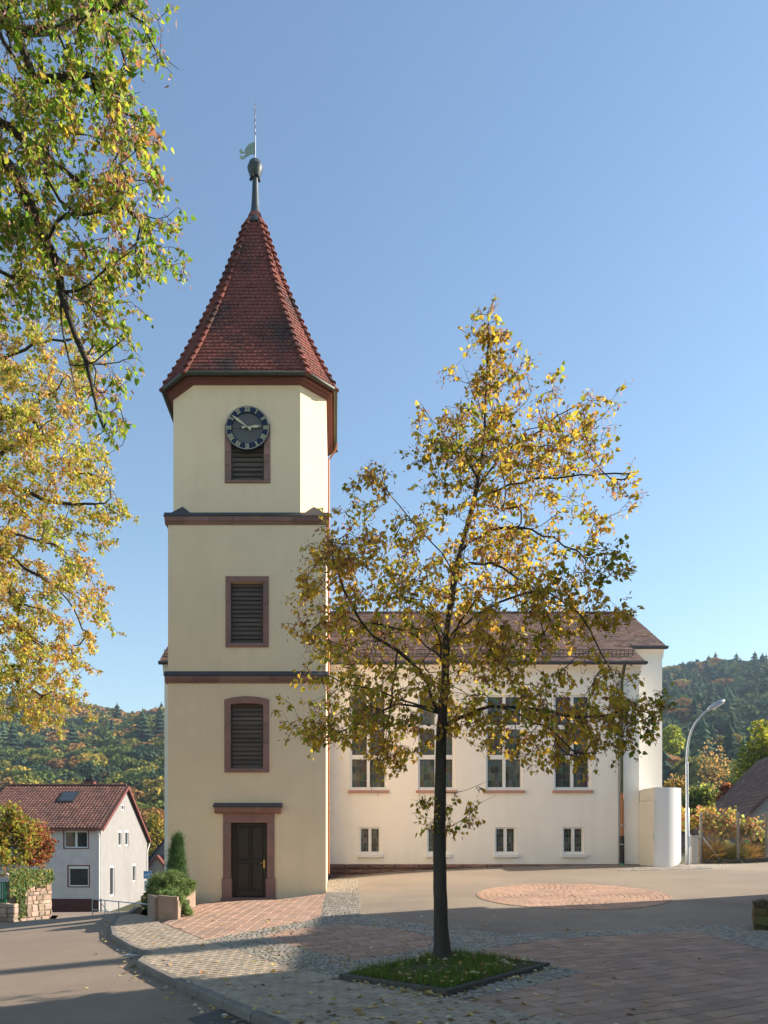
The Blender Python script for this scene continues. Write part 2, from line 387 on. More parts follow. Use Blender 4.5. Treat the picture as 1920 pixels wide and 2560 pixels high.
# ================================================================== GROUND
def grid_lines(segs):
    out = []
    for a, b, n in segs: out += list(np.linspace(a, b, n, endpoint=False))
    return np.array(out+[segs[-1][1]])
gx = grid_lines([(-900,-200,8),(-200,-60,10),(-60,60,100),(60,200,10),(200,900,8)])
gy = grid_lines([(-300,-20,6),(-20,70,75),(70,300,24),(300,760,24),(760,1500,4)])
XX, YY = np.meshgrid(gx, gy); ZZ = Z(XX, YY)-0.30*np.clip((150-YY)/60, 0, 1)
nx_, ny_ = len(gx), len(gy); I = np.arange(nx_*ny_).reshape(ny_, nx_)
T = np.stack([I[:-1,:-1], I[:-1,1:], I[1:,1:], I[1:,:-1]], -1).reshape(-1, 4)
o = link(fast_mesh('terrain', np.stack([XX,YY,ZZ], -1).reshape(-1,3), T, smooth=True), 'terrain', MAT['terrain']); tag(o, 'grassy ground running to the wooded hills', kind='structure')
KERB = gpoly([(318,2286),(295,2289),(281,2312),(287,2336),(329,2361),(375,2380),(352,2401),(422,2437),(527,2481),(591,2509),(641,2530),(700,2553)])
KERB = [Vector((-6.2,24.5,g(-6.2,24.5)))]+KERB+[Vector((-.1,6.8,g(-.1,6.8))),Vector((.5,5,g(.5,5))),Vector((.9,-4,g(.9,-4)))]
road = [(p.x, p.y) for p in KERB][::-1]+[(-6.6,31),(-10.5,50),(-14.5,53.5),(-24,52),(-16.5,46),(-15.6,43),(-14.6,28.6),(-14.5,15),(-14,-4)]
tag(sheet('road', road, -0.11, MAT['asphalt_road'], 1.0), 'asphalt road running downhill past the tower', kind='structure')
plaza = [(-.26,22.9),(-.26,30.1),(12,30.1),(14,34),(34,34),(34,12),(8,12),(1.2,15.5),(-.6,16.6)]
tag(sheet('plaza', plaza, -0.022, MAT['asphalt'], 0.8), 'asphalt forecourt in front of the church', kind='structure')
patch = gpoly([(468,2524),(560,2500),(600,2516),(650,2540),(690,2562),(560,2570)])
tag(sheet('road_patch', [(p.x,p.y) for p in patch], -0.105, MAT['asphalt_patch'], 0.5), 'dark repair patch in the asphalt road', kind='structure')
# paving fields
RD1 = gpoly([(402,2306),(445,2296),(492,2262),(540,2252),(690,2249),(815,2233),(801,2292),(711,2311),(631,2325),(510,2348)])
GR = KERB[2:-1]+gpoly([(1500,2600),(1430,2556),(1147,2499),(1115,2495),(862,2447),(783,2430),(682,2404),(602,2377),(512,2350),(402,2307),(372,2290),(340,2284)])
RD2 = gpoly([(653,2341),(711,2325),(848,2310),(1000,2322),(1085,2342),(1070,2370),(888,2401),(747,2368)])
RD3 = gpoly([(1162,2384),(1342,2350),(1537,2339),(1718,2328),(1754,2333),(1920,2377),(2150,2440),(2500,2640),(1500,2600),(1430,2556),(1147,2499),(1320,2467),(1465,2427),(1378,2414)])
CB1 = gpoly([(822,2197),(895,2198),(903,2290),(801,2292),(815,2234)])
CB2 = gpoly([(512,2350),(631,2326),(711,2312),(801,2293),(903,2290),(981,2299),(1125,2319),(1270,2335),(1400,2330),(1537,2324),(1718,2315),(1920,2308),(2120,2300),(2150,2440),(1920,2377),(1754,2333),(1718,2328),(1537,2339),(1342,2350),(1162,2384),(1378,2414),(1465,2427),(1320,2467),(1147,2499),(1115,2495),(862,2447),(783,2430),(682,2404),(602,2377)])
PIT = gpoly([(862,2445),(1115,2493),(1367,2418),(1120,2388)])
pit_c = sum(PIT, Vector())/4
for i, p in enumerate(PIT):                               # square up the pit in plan
    d = (p-pit_c); d.z = 0; PIT[i] = pit_c+d.normalized()*(1.0*sum(((q-pit_c).xy.length for q in PIT))/4*0.6+d.xy.length*0.4); PIT[i].z = g(PIT[i].x, PIT[i].y)
def bed(nm, poly, lab):
    o = sheet(nm, [(p.x, p.y) for p in poly], -0.014, MAT['joint_sand'], 0.5); o['label'] = lab; return o
b1 = bed('slab_pavement', RD1, 'red slab paving before the tower door')
b2 = bed('slab_pavement', RD2, 'red slab panel between the cobbled bands')
b3 = bed('slab_pavement', RD3, 'red slab paving filling the shaded right foreground')
b4 = bed('pavement', GR, 'grey block pavement beside the road kerb')
b5 = bed('cobbled_strip', CB1, 'granite cobble strip beside the tower wall')
b6 = bed('cobbled_band', CB2, 'granite cobble bands winding round the slab panels')
P2 = lambda poly: [(p.x, p.y) for p in poly]
pit2 = P2([pit_c+(p-pit_c)*1.02 for p in PIT])
pieces(b1, 'paving_slab', lay(P2(RD1), R(84), 0.27, 0.38, 0.014, 0.0, vary=(.88,1.12)), MAT['slab_red'])
pieces(b2, 'paving_slab', lay(P2(RD2), R(17), 0.24, 0.40, 0.014, 0.0, vary=(.82,1.12), lenvar=.25), MAT['slab_red'])
pieces(b3, 'paving_slab', lay(P2(RD3), R(27), 0.25, 0.34, 0.014, 0.0, vary=(.80,1.10), lenvar=.25, excl=[pit2]), MAT['slab_red'])
pit_ang = math.atan2(PIT[1].y-PIT[0].y, PIT[1].x-PIT[0].x)
pieces(b4, 'paver', lay(P2(GR), pit_ang+R(6), 0.118, 0.236, 0.015, 0.0, vary=(.84,1.1), excl=[pit2]), MAT['paver_grey'])
pieces(b5, 'sett', lay(P2(CB1), R(4), 0.10, 0.105, 0.014, 0.004, jit=.11, vary=(.75,1.22), lenvar=.25), MAT['sett_granite'])
pieces(b6, 'sett', lay(P2(CB2), R(14), 0.10, 0.105, 0.014, 0.003, jit=.11, vary=(.75,1.22), lenvar=.25, excl=[P2(RD2), pit2]), MAT['sett_granite'])
# light setts along the nave base and by the white shelter
CB3 = [(-.2,29.2),(4,29.45),(11.8,29.6),(11.8,29.95),(-.2,29.95)]
b7 = bed('cobbled_edge', [Vector((x,y,0)) for x,y in CB3], 'thin cobbled gutter edge along the nave wall')
pieces(b7, 'sett', lay(CB3, R(1), 0.12, 0.14, 0.02, -0.006, jit=.12, vary=(.7,1.2)), MAT['sett_granite'], limit=120)
CB4 = P2(gpoly([(1540,2176),(1600,2166),(1720,2163),(1800,2160),(1850,2163),(1780,2170),(1650,2174)]))
b8 = bed('cobbled_edge', [Vector((x,y,0)) for x,y in CB4], 'pale cobbles at the foot of the white shelter')
pieces(b8, 'sett', lay(CB4, R(1), 0.12, 0.13, 0.02, -0.006, jit=.14, vary=(.9,1.6)), MAT['sett_granite'], limit=120)
# round paving disc
ccen = ground(1428, 2238); crad = 465/1920*ccen.y/2
items = []
k = 0; r = 0.08
while r < crad-0.02:
    r1 = min(r+0.16, crad); n = max(5, int(2*math.pi*(r+.08)/0.17)); off = random.random()
    for j in range(n):
        a0, a1 = 2*math.pi*(j+off)/n+0.006/r, 2*math.pi*(j+1+off)/n-0.006/r
        q = [(r+.006,a0),(r1-.006,a0),(r1-.006,a1),(r+.006,a1)]
        top = [Vector((ccen.x+rr*math.cos(a), ccen.y+rr*math.sin(a), 0)) for rr, a in q]
        for p in top: p.z = g(p.x, p.y)-0.006+random.uniform(-.001,.001)
        V, Fs = slab(top, 0.03, 0.007); kk = random.uniform(.9,1.2); items.append((V, Fs, (kk*1.02, kk, kk*.96)))
    r = r1
b9 = sheet('paving_circle', [(ccen.x+crad*math.cos(a), ccen.y+crad*math.sin(a)) for a in np.linspace(0, 2*math.pi, 48, endpoint=False)], -0.016, MAT['joint_sand'], 0.5)
b9['label'] = 'round red paver circle set into the forecourt asphalt'
pieces(b9, 'paver', items, MAT['slab_red'], minpx=8)
# kerb stones
kb = thing('kerb', KERB[5], 'low grey kerb edging the block pavement', 'kerb'); kb['kind'] = 'structure'; del kb['category']
pts = []
for a, b in zip(KERB[:-1], KERB[1:]):
    n = max(1, int((b-a).length/0.1)); pts += [a.lerp(b, i/n) for i in range(n)]
acc = 0; i = 0
while i < len(pts)-2:
    j = i; L = 0
    while j < len(pts)-1 and L < 0.95: L += (pts[j+1]-pts[j]).length; j += 1
    seg = pts[i:j+1]; k_ = random.uniform(.85, 1.15); mb = MB(); rows = []
    for q, p in enumerate(seg):
        d = (seg[min(q+1,len(seg)-1)]-seg[max(q-1,0)]); d.z = 0; d.normalize(); nn = Vector((-d.y, d.x, 0))
        if q == 0: p = p+d*0.008
        if q == len(seg)-1: p = p-d*0.008
        zz = g(p.x, p.y); rows.append([p-nn*0.075+Vector((0,0,zz-.2-p.z)), p-nn*0.07+Vector((0,0,zz-.02-p.z)), p-nn*0.05+Vector((0,0,zz+.006-p.z)), p+nn*0.065+Vector((0,0,zz+.004-p.z)), p+nn*0.065+Vector((0,0,zz-.2-p.z))])
    V = [v for r_ in rows for v in r_]; Fs = [(a*5+b, (a+1)*5+b, (a+1)*5+b+1, a*5+b+1) for a in range(len(rows)-1) for b in range(4)]
    Fs += [(4,3,2,1,0), tuple((len(rows)-1)*5+b for b in range(5))]
    mb.add(V, Fs, (k_,k_,k_)).build('kerb_stone', MAT['kerb_stone'], kb); i = j
# gully grate
gp = ground(352, 2384, -0.11); gd = thing('drain_grate', gp, 'small iron gully grate beside the kerb bend', 'drain')
for i in range(7): MB().box((gp.x-.24+i*.07, gp.y-.2, gp.z-.01), (gp.x-.205+i*.07, gp.y+.2, gp.z+.012)).build('bar', MAT['galvanised'], gd)
for s_ in (-.25,.2): MB().box((gp.x-.28,gp.y+s_,gp.z-.02),(gp.x+.28,gp.y+s_+.05,gp.z+.014)).build('frame', MAT['galvanised'], gd)
# ================================================================== CHURCH TOWER
TX0, TX1, TY = -4.983, -0.2516, 23.0
tz = lambda py: EYE+(HY-py)/F*TY
tx = lambda px: (px-CX)/F*TY
TCX = (TX0+TX1)/2; HW = (TX1-TX0)/2; TCY = TY+HW; CH = 0.767
tower = thing('church_tower', (TCX, TCY, g(TCX, 22.9)), 'cream church tower with clock, louvres and red tiled octagonal spire', 'tower')
Pf = lambda u, z, d: (u, TY+d, z)
door_h = (tx(577), tx(668), tz(2262), tz(2056))
l1 = (tx(577), tx(658), tz(1608), tz(1456)); l2 = (tx(577), tx(658), tz(1921), tz(1757)); l3 = (tx(578), tx(660), tz(1201), tz(1090))
z_c = tz(1290)
mb = wall(MB(), TX0, TX1, -1.3, z_c, [door_h, l1, l2], Pf, 0.32)
mb.add([(TX1,TY,-1.3),(TX1,TY+2*HW,-1.3),(TX1,TY+2*HW,z_c),(TX1,TY,z_c)], [(0,1,2,3)])
mb.add([(TX0,TY,-1.3),(TX0,TY+2*HW,-1.3),(TX0,TY+2*HW,z_c),(TX0,TY,z_c)], [(3,2,1,0)])
mb.add([(TX0,TY+2*HW,-1.3),(TX1,TY+2*HW,-1.3),(TX1,TY+2*HW,z_c),(TX0,TY+2*HW,z_c)], [(3,2,1,0)])
mb.add([(TX0,TY,z_c),(TX1,TY,z_c),(TX1,TY+2*HW,z_c),(TX0,TY+2*HW,z_c)], [(0,1,2,3)])
mb.build('wall', MAT['plaster_tower'], tower)
MB().box((TX0+.02, TY+2*HW-.1, -1.3), (TX1-.004, 30.2, 8.6)).build('link_wall', MAT['plaster_tower'], tower)
def octo(hw, z, ch=None):
    c = ch if ch is not None else CH+(hw-HW)*0.24
    return [Vector((TCX+a, TCY+b, z)) for a, b in ((-hw+c,-hw),(hw-c,-hw),(hw,-hw+c),(hw,hw-c),(hw-c,hw),(-hw+c,hw),(-hw,hw-c),(-hw,-hw+c))]
def loft(rings, cap=True):
    mb = MB(); n = len(rings[0])
    for r_ in rings: mb.v += [tuple(p) for p in r_]; mb.c += [(1,1,1)]*n
    mb.f += [(i*n+k, i*n+(k+1) % n, (i+1)*n+(k+1) % n, (i+1)*n+k) for i in range(len(rings)-1) for k in range(n)]
    if cap: mb.f += [tuple(range(n-1,-1,-1)), tuple((len(rings)-1)*n+k for k in range(n))]
    return mb
z_ot = 15.45
a8, b8_ = octo(HW, z_c-.02), octo(HW, z_ot)
mb = wall(MB(), a8[0].x, a8[1].x, z_c-.02, z_ot, [l3], Pf, 0.3)
for k in range(1, 8): mb.add([a8[k], a8[(k+1) % 8], b8_[(k+1) % 8], b8_[k]], [(0,1,2,3)])
mb.build('belfry_wall', MAT['plaster_tower'], tower)
# eaves cornice, gutter, roof
loft([octo(HW-.05,15.385),octo(HW+.035,15.39),octo(HW+.045,15.42),octo(HW+.10,15.45),octo(HW+.11,15.49),octo(HW+.18,15.505),octo(HW+.19,15.54),octo(HW-.1,15.53)]).build('eaves_cornice', MAT['soffit_red'], tower)
ring = octo(HW+.29, 15.575); 
MB().tube(ring+[ring[0]], 0.06, 10).build('gutter', MAT['old_copper'], tower, smooth=True)
PZ = np.array([15.60,16.2,16.9,18.09,19.7,21.0,22.35]); PR = np.array([2.65,2.36,2.05,1.575,0.98,.57,.17])
def rr(z): return float(np.interp(z, PZ, PR))
rc_ = lambda r_: r_*(.84/2.67)
def roct(z, off=0.0): r_ = max(rr(z)-off, .05); return octo(r_, z, rc_(r_))
roof = loft([roct(z, .03) for z in np.linspace(15.56, 22.35, 22)]).build('roof', MAT['roof_tile_red'], tower)
set_col(roof.data, (.5,.5,.5))
# tile rows
s_z = [15.58]; 
while s_z[-1] < 22.2:
    z = s_z[-1]; dr = (rr(z)-rr(z+.05))/.05; s_z.append(z+0.155/math.sqrt(1+dr*dr))
items = []
for row, z in enumerate(s_z):
    A0 = roct(z); A1 = roct(min(z+.19, 22.35))
    for k in range(8):
        a, b, a1, b1_ = A0[k], A0[(k+1) % 8], A1[k], A1[(k+1) % 8]
        W = (b-a).length
        if W < .12: continue
        u = (b-a)/W; up = ((a1+b1_)/2-(a+b)/2).normalized(); nrm = u.cross(up).normalized()
        tw = 0.152; n = max(1, round(W/tw)); tw = W/n
        for j in range(n+(row % 2)):
            cpos = (j+.5-(row % 2)*.5)*tw
            lo, hi = max(-tw/2+.004, -cpos+.01), min(tw/2-.004, W-cpos-.01)
            if hi-lo < .03: continue
            cen = a+u*cpos; lift = .022+random.uniform(0,.008); rt = random.uniform(-.012,.012)
            prof = [(lo,.185,0),(lo,.03,.9),(lo*.62,-.012,1),(0 if lo < 0 < hi else (lo+hi)/2,-.028,1),(hi*.62,-.012,1),(hi,.03,.9),(hi,.185,0)]
            top = [cen+u*x+up*(y+rt*x*3)+nrm*(.006+lift*t) for x, y, t in prof]; bot = [p-nrm*.016 for p in top]
            Fs = [(0,1,2,3,4,5,6)]+[(i, 7+i, 8+i, i+1) for i in range(6)]
            c = random.uniform(.86,1.12); 
            items.append((top+bot, Fs, (c, c*random.uniform(.9,1.06), c*random.uniform(.88,1.06))))
pieces(roof, 'roof_tile', items, MAT['roof_tile_red'])
for k in range(8):
    zs = [15.52]
    while zs[-1] < 21.75: zs.append(zs[-1]+0.262)
    for z in zs:
        p0, p1 = roct(z)[k], roct(z+.33)[k]; d = (p1-p0).normalized(); out = Vector((p0.x-TCX, p0.y-TCY, 0)).normalized()
        out = (out-d*out.dot(d)).normalized(); side = d.cross(out); V = []
        for t, rad, h in ((0,.105,.055),(.05,.108,.055),(.06,.094,.045),(1,.07,.015)):
            for q in range(7):
                a = math.pi*(q/6); V.append(p0.lerp(p1, t)+side*math.cos(a)*rad+out*(math.sin(a)*rad*.9+h-.03))
        Fs = [(i*7+q, i*7+q+1, (i+1)*7+q+1, (i+1)*7+q) for i in range(3) for q in range(6)]+[(6,5,4,3,2,1,0)]
        c = random.uniform(.62,1.15); MB().add(V, Fs, (c,c*.97,c*.95)).build('ridge_tile', MAT['roof_tile_red'], roof, True)
# finial
fin = MB().lathe([(.36,21.98),(.345,22.06),(.25,22.22),(.17,22.38),(.13,22.7),(.098,23.3),(.09,23.68)], TCX, TCY, 20).build('finial', MAT['patina'], tower, True)
MB().lathe([(0.099,23.65),(0.143,23.66),(0.193,23.76),(0.237,23.88),(0.249,23.96),(0.256,23.97),(0.256,23.99),(0.240,24.01),(0.198,24.14),(0.099,24.22),(0.022,24.25)], TCX, TCY, 24).build('ball', MAT['patina'], fin, True)
for a in range(5): MB().lathe([(.02,23.58),(.045,23.60),(.045,23.65),(.02,23.68)], TCX+.15*math.cos(a*1.256+.5), TCY+.15*math.sin(a*1.256+.5), 8).build('bracket', MAT['iron'], fin)
MB().tube([(TCX,TCY,24.08),(TCX,TCY,25.2),(TCX-.01,TCY,26.1)], [.022,.016,.010], 8).build('rod', MAT['galvanised'], fin)
mb = MB()
for i in range(14):
    z = 25.05+i*.075; a = i*1.9
    mb.tube([(TCX,TCY,z),(TCX+.035*math.cos(a),TCY+.035*math.sin(a),z+.05),(TCX+.01*math.cos(a),TCY+.01*math.sin(a),z+.13)], [.012,.014,.006], 5)
mb.build('rod_ornament', MAT['galvanised'], fin)
vp = lambda px, py: Vector((TCX+(px-627)/75.7, TCY-.12*(627-px)/40, 24.26+(398-py)/75.7))
vane = [(627,353),(612,362),(604,374),(600,384),(597,386),(595,378),(590,380),(588,386),(592,391),(600,389),(606,384),(603,391),(598,397),(595,394),(591,396),(590,402),(595,405),(601,400),(609,393),(618,386),(622,387),(627,382)]
# swallow-tailed banner cut from sheet metal
MB().prism([vp(*p) for p in vane], (0,.012,0)).build('vane', MAT['vane_metal'], fin)
# louvres
def louvre(h, arch, nsl, fx0, fx1, ftop, fbot):
    lv = MB().box((h[0]-.02, TY+.24, h[2]-.02), (h[1]+.02, TY+.26, h[3]+.02)).build('louvre', MAT['louvre_dark'], tower)
    dz = (h[3]-h[2])/nsl
    for i in range(nsl):
        z = h[2]+i*dz+.02; c = random.uniform(.8,1.2)
        MB().prism([(h[0]+.035,TY+.07,z),(h[0]+.035,TY+.085,z-.012),(h[0]+.035,TY+.125,z+dz*.74),(h[0]+.035,TY+.11,z+dz*.74+.012)], (h[1]-h[0]-.07,0,0), (c,c,c)).build('slat', MAT['dark_wood'], lv)
    for x in (h[0], h[1]-.04): MB().box((x, TY+.05, h[2]), (x+.04, TY+.17, h[3]), (.7,.7,.7)).build('side_rail', MAT['dark_wood'], lv)
    e = .035
    def stone(x0, x1, z0, z1, ee=e): MB().bbox((x0, TY-ee, z0), (x1, TY+.1, z1), .012, rc(.85,1.2,.05)).build('frame_stone', MAT['sandstone'], lv)
    zs = np.linspace(h[2], h[3], 4)+np.array([0,random.uniform(-.1,.1),random.uniform(-.1,.1),0])
    for x0, x1 in ((fx0, h[0]), (h[1], fx1)):
        zz = zs+np.array([0,random.uniform(-.06,.06),random.uniform(-.06,.06),0])
        for a, b in zip(zz[:-1], zz[1:]): stone(x0, x1, a+.002, b-.002)
    stone(fx0, fx1, fbot, h[2]-.002, e+.01)
    if arch:
        n = 10; up = [(fx0+(fx1-fx0)*i/n, ftop-arch*(2*i/n-1)**2) for i in range(n+1)]; lo = [(fx1+(fx0-fx1)*i/n, h[3]-.01-arch*.8*(2*i/n-1)**2*1.0) for i in range(n+1)]
        MB().prism([(x, TY-e-.006, z) for x, z in up+lo][::-1], (0,.14,0), (1.05,1,1)).build('frame_stone', MAT['sandstone'], lv)
    elif ftop: stone(fx0, fx1, h[3]+.002, ftop)
louvre(l1, 0, 14, tx(564), tx(672), tz(1441), tz(1618))
louvre((l2[0],l2[1],l2[2],l2[3]), 0.10, 15, tx(561), tx(673), tz(1741), tz(1931))
louvre(l3, 0, 9, tx(562), tx(676), tz(1060), tz(1208))
# cornices of separate stones
def cornice(py0, py1, py2, joints, nm):
    zt_, zm, zb = tz(py0), tz(py1), tz(py2); x0, x1 = TX0-.09, TX1+.07
    par = MB().prism([(x0-.02,TY-.12,zm),(x0-.02,TY+.001,zt_),(x0-.02,TY+.001,zm-.01)], (x1-x0+.04,0,0)); 
    par.prism([(TX1-.001,TY-.12,zm),(TX1+.10,TY-.12,zm),(TX1-.001,TY,zt_)], (0,2*HW,0)); par.prism([(TX0+.001,TY-.12,zm),(TX0+.001,TY,zt_),(TX0-.12,TY-.12,zm)], (0,2*HW,0))
    par = par.build(nm, MAT['slate'], tower)
    js = [x0]+[tx(j) for j in joints]+[x1]
    for a, b in zip(js[:-1], js[1:]):
        prof = [(a+.004,TY+.02,zb),(a+.004,TY-.03,zb),(a+.004,TY-.05,zb+.06),(a+.004,TY-.09,zb+.10),(a+.004,TY-.10,zm-.012),(a+.004,TY+.02,zm-.012)]
        MB().prism(prof, (b-a-.008,0,0), rc(.75,1.0,.04)).build('cornice_stone', MAT['sandstone'], par)
    for s, x in ((1, TX1), (-1, TX0)):
        for i in range(6):
            y0 = TY+.03+i*.78; MB().box((min(x,x+s*.08), y0, zb+.02), (max(x,x+s*.08), y0+.77, zm-.012), rc(.75,1.0,.04)).build('cornice_stone', MAT['sandstone'], par)
    return par
cornice(1281, 1293, 1312, [461,523,584,657,731], 'belfry_cornice')
cornice(1678, 1690, 1708, [485,549,598,675,745], 'string_course')
for sx in (-1, 1):                                        # slate broaches on the corners below the octagon
    for sy in (-1, 1):
        cx_, cy_ = TCX+sx*(HW+.08), TCY+sy*(HW+.08)
        P = [Vector((cx_,cy_,z_c-.03)), Vector((cx_-sx*(CH+.1),cy_,z_c-.03)), Vector((cx_,cy_-sy*(CH+.1),z_c-.03)), Vector((TCX+sx*(HW-CH/2+.02),TCY+sy*(HW-CH/2+.02),z_c+.44)),
             Vector((cx_-sx*(CH+.1),cy_-sy*.1,z_c+.02)), Vector((cx_-sx*.1,cy_-sy*(CH+.1),z_c+.02))]
        MB().add(P, [(0,1,4,3),(0,3,5,2),(1,0,2)]).build('corner_broach', MAT['slate'], tower)
# clock
cc = Vector((tx(619), TY-.10, tz(1074))); cr = 0.655
clock = MB()
def disc(mb, r0, r1, y0, y1, n=56):
    if r0 == 0: mb.prism([(cc.x+r1*math.cos(2*math.pi*i/n), y0, cc.z+r1*math.sin(2*math.pi*i/n)) for i in range(n)], (0, y1-y0, 0)); return mb
    V = []; 
    for rad, y in ((r0,y1),(r0,y0),(r1,y0),(r1,y1)): V += [(cc.x+rad*math.cos(2*math.pi*i/n), y, cc.z+rad*math.sin(2*math.pi*i/n)) for i in range(n)]
    return mb.add(V, [(a*n+i, a*n+(i+1) % n, ((a+1) % 4)*n+(i+1) % n, ((a+1) % 4)*n+i) for a in range(4) for i in range(n)])
clock = disc(MB(), 0, .47, TY-.07, TY-.03).build('clock', MAT['clock_mesh'], tower)
disc(MB(), .455, cr, TY-.11, TY-.03).build('dial_ring', MAT['clock_blue'], clock)
disc(MB(), cr-.028, cr-.014, TY-.116, TY-.105).build('rim_line', MAT['gilt'], clock)
for s in (1,):
    mb = MB()
    for i in (-1, 1): mb.box((cc.x-.46, TY-.076, cc.z-.004), (cc.x+.46, TY-.068, cc.z+.004))
    mb.build('cross_bar', MAT['galvanised'], clock)
def numeral(txt, hour):
    a = R(90-hour*30); rad = Vector((math.cos(a), 0, math.sin(a))); tan = Vector((rad.z, 0, -rad.x)); mb = MB()
    wd = {'I': .038, 'V': .072, 'X': .085}; tot = sum(wd[c] for c in txt); x = -tot/2; r0, r1 = .485, .605
    def stroke(x0, x1, rA, rB, t):
        P = [cc+tan*(x0-t/2)+rad*rA, cc+tan*(x0+t/2)+rad*rA, cc+tan*(x1+t/2)+rad*rB, cc+tan*(x1-t/2)+rad*rB]
        for p in P: p.y = TY-.113
        mb.prism(P[::-1], (0,-.008,0))
    for c in txt:
        w_ = wd[c]; m_ = x+w_/2
        if c == 'I': stroke(m_, m_, r0, r1, .018)
        elif c == 'V': stroke(m_, x+.012, r0, r1, .024); stroke(m_, x+w_-.012, r0, r1, .012)
        else: stroke(x+w_-.012, x+.012, r0, r1, .024); stroke(x+.012, x+w_-.012, r0, r1, .012)
        x += w_
    stroke(0, 0, r0-.004, r0+.008, tot+.006); stroke(0, 0, r1-.008, r1+.004, tot+.006)
    mb.build('numeral', MAT['gilt'], clock)
for h_, t_ in enumerate('XII I II III IIII V VI VII VIII IX X XI'.split()): numeral(t_, h_)
def hand(ang, L, tail, w0, y, nm):
    a = R(90-ang); d = Vector((math.cos(a),0,math.sin(a))); t = Vector((d.z,0,-d.x)); o_ = Vector((cc.x,y,cc.z))
    P = [o_-d*tail+t*.04, o_-d*tail-t*.04, o_-d*.03-t*.016, o_+d*.08-t*.016, o_+d*L*.62-t*w0, o_+d*L, o_+d*L*.62+t*w0, o_+d*.08+t*.016, o_-d*.03+t*.016]
    MB().prism(P, (0,-.012,0)).build(nm, MAT['gilt'], clock)
hand(86, .42, .15, .045, TY-.14, 'hour_hand'); hand(-53, .58, .14, .038, TY-.165, 'minute_hand')
MB().tube([(cc.x,TY-.18,cc.z),(cc.x,TY-.05,cc.z)], .022, 10).build('hub', MAT['brass'], clock)
# door with surround and hood
sur = MB().bbox((tx(558), TY-.05, tz(2057)), (tx(686), TY+.1, tz(2034)), .012, (1.05,1,1)).build('door_surround', MAT['sandstone'], tower)
for x0, x1 in ((tx(558), tx(577.5)), (tx(668), tx(686))):
    MB().bbox((x0, TY-.05, tz(2195)+.003), (x1, TY+.1, tz(2090)-.002), .01, rc(.9,1.15,.04)).build('jamb_stone', MAT['sandstone'], sur)
    MB().bbox((x0, TY-.05, tz(2090)+.002), (x1, TY+.1, tz(2057)-.003), .01, rc(.9,1.15,.04)).build('jamb_stone', MAT['sandstone'], sur)
    MB().bbox((x0-.035, TY-.08, tz(2270)), (x1+.03, TY+.1, tz(2195)), .02, rc(.9,1.1,.04)).build('jamb_base', MAT['sandstone'], sur)
MB().prism([(tx(538),TY-.05,tz(2034)),(tx(538),TY-.09,tz(2034)+.01),(tx(538),TY-.17,tz(2028)),(tx(538),TY-.20,tz(2019)),(tx(538),TY,tz(2019)),(tx(538),TY,tz(2034))][::-1], (tx(702)-tx(538),0,0), (1.0,.98,.97)).build('hood_stone', MAT['sandstone'], sur)
MB().prism([(tx(535),TY-.24,tz(2019)),(tx(535),TY-.24,tz(2016)),(tx(535),TY,tz(2007)),(tx(535),TY,tz(2019))][::-1], (tx(706)-tx(535),0,0)).build('hood_cover', MAT['slate'], sur)
MB().bbox((tx(553), TY-.16, tz(2275)), (tx(692), TY+.2, tz(2244)), .015, (.8,.78,.78)).build('threshold', MAT['sandstone'], sur)
dy = TY+.16
door = MB().box((tx(577), dy, tz(2244)), (tx(668), dy+.06, tz(2055))).build('door', MAT['door_wood'], tower)
def dp(a, b, c, d, y0=dy-.02, nm='panel', m='door_wood'): MB().bbox((tx(a), y0, tz(d)), (tx(b), dy+.01, tz(c)), .012).build(nm, MAT[m], door)
for a, b in ((592,622),(630,656)):
    dp(a, b, 2068, 2148, dy-.022); dp(a, b, 2160, 2224, dy-.022)
dp(578, 588, 2057, 2243, dy-.035, 'stile'); dp(658, 667, 2057, 2243, dy-.035, 'stile'); dp(623.5, 628.5, 2062, 2226, dy-.04, 'stile')
dp(588.5, 657.5, 2058, 2066, dy-.033, 'rail'); dp(588.5, 623, 2150, 2158, dy-.033, 'rail'); dp(629, 657.5, 2150, 2158, dy-.033, 'rail'); dp(588.5, 657.5, 2228, 2242, dy-.05, 'kick_board')
MB().bbox((tx(657), dy-.05, tz(2171)), (tx(661.5), dy-.034, tz(2150)), .004).build('handle_plate', MAT['brass'], door)
MB().tube([(tx(659),dy-.04,tz(2158)),(tx(659),dy-.10,tz(2158)),(tx(650),dy-.10,tz(2158))], .012, 8).build('handle', MAT['brass'], door)
# tower downpipe on the right side
MB().tube([(TX1+.34,TCY+1.2,15.5),(TX1+.30,TCY+1.35,15.35),(TX1+.06,TCY+1.5,15.1),(TX1+.06,TCY+1.5,11.6),(TX1+.10,TCY+1.5,11.3),(TX1+.06,TCY+1.5,10.9),(TX1+.06,TCY+1.5,.6)], .032, 8).build('downpipe', MAT['copper_pipe'], tower, True)
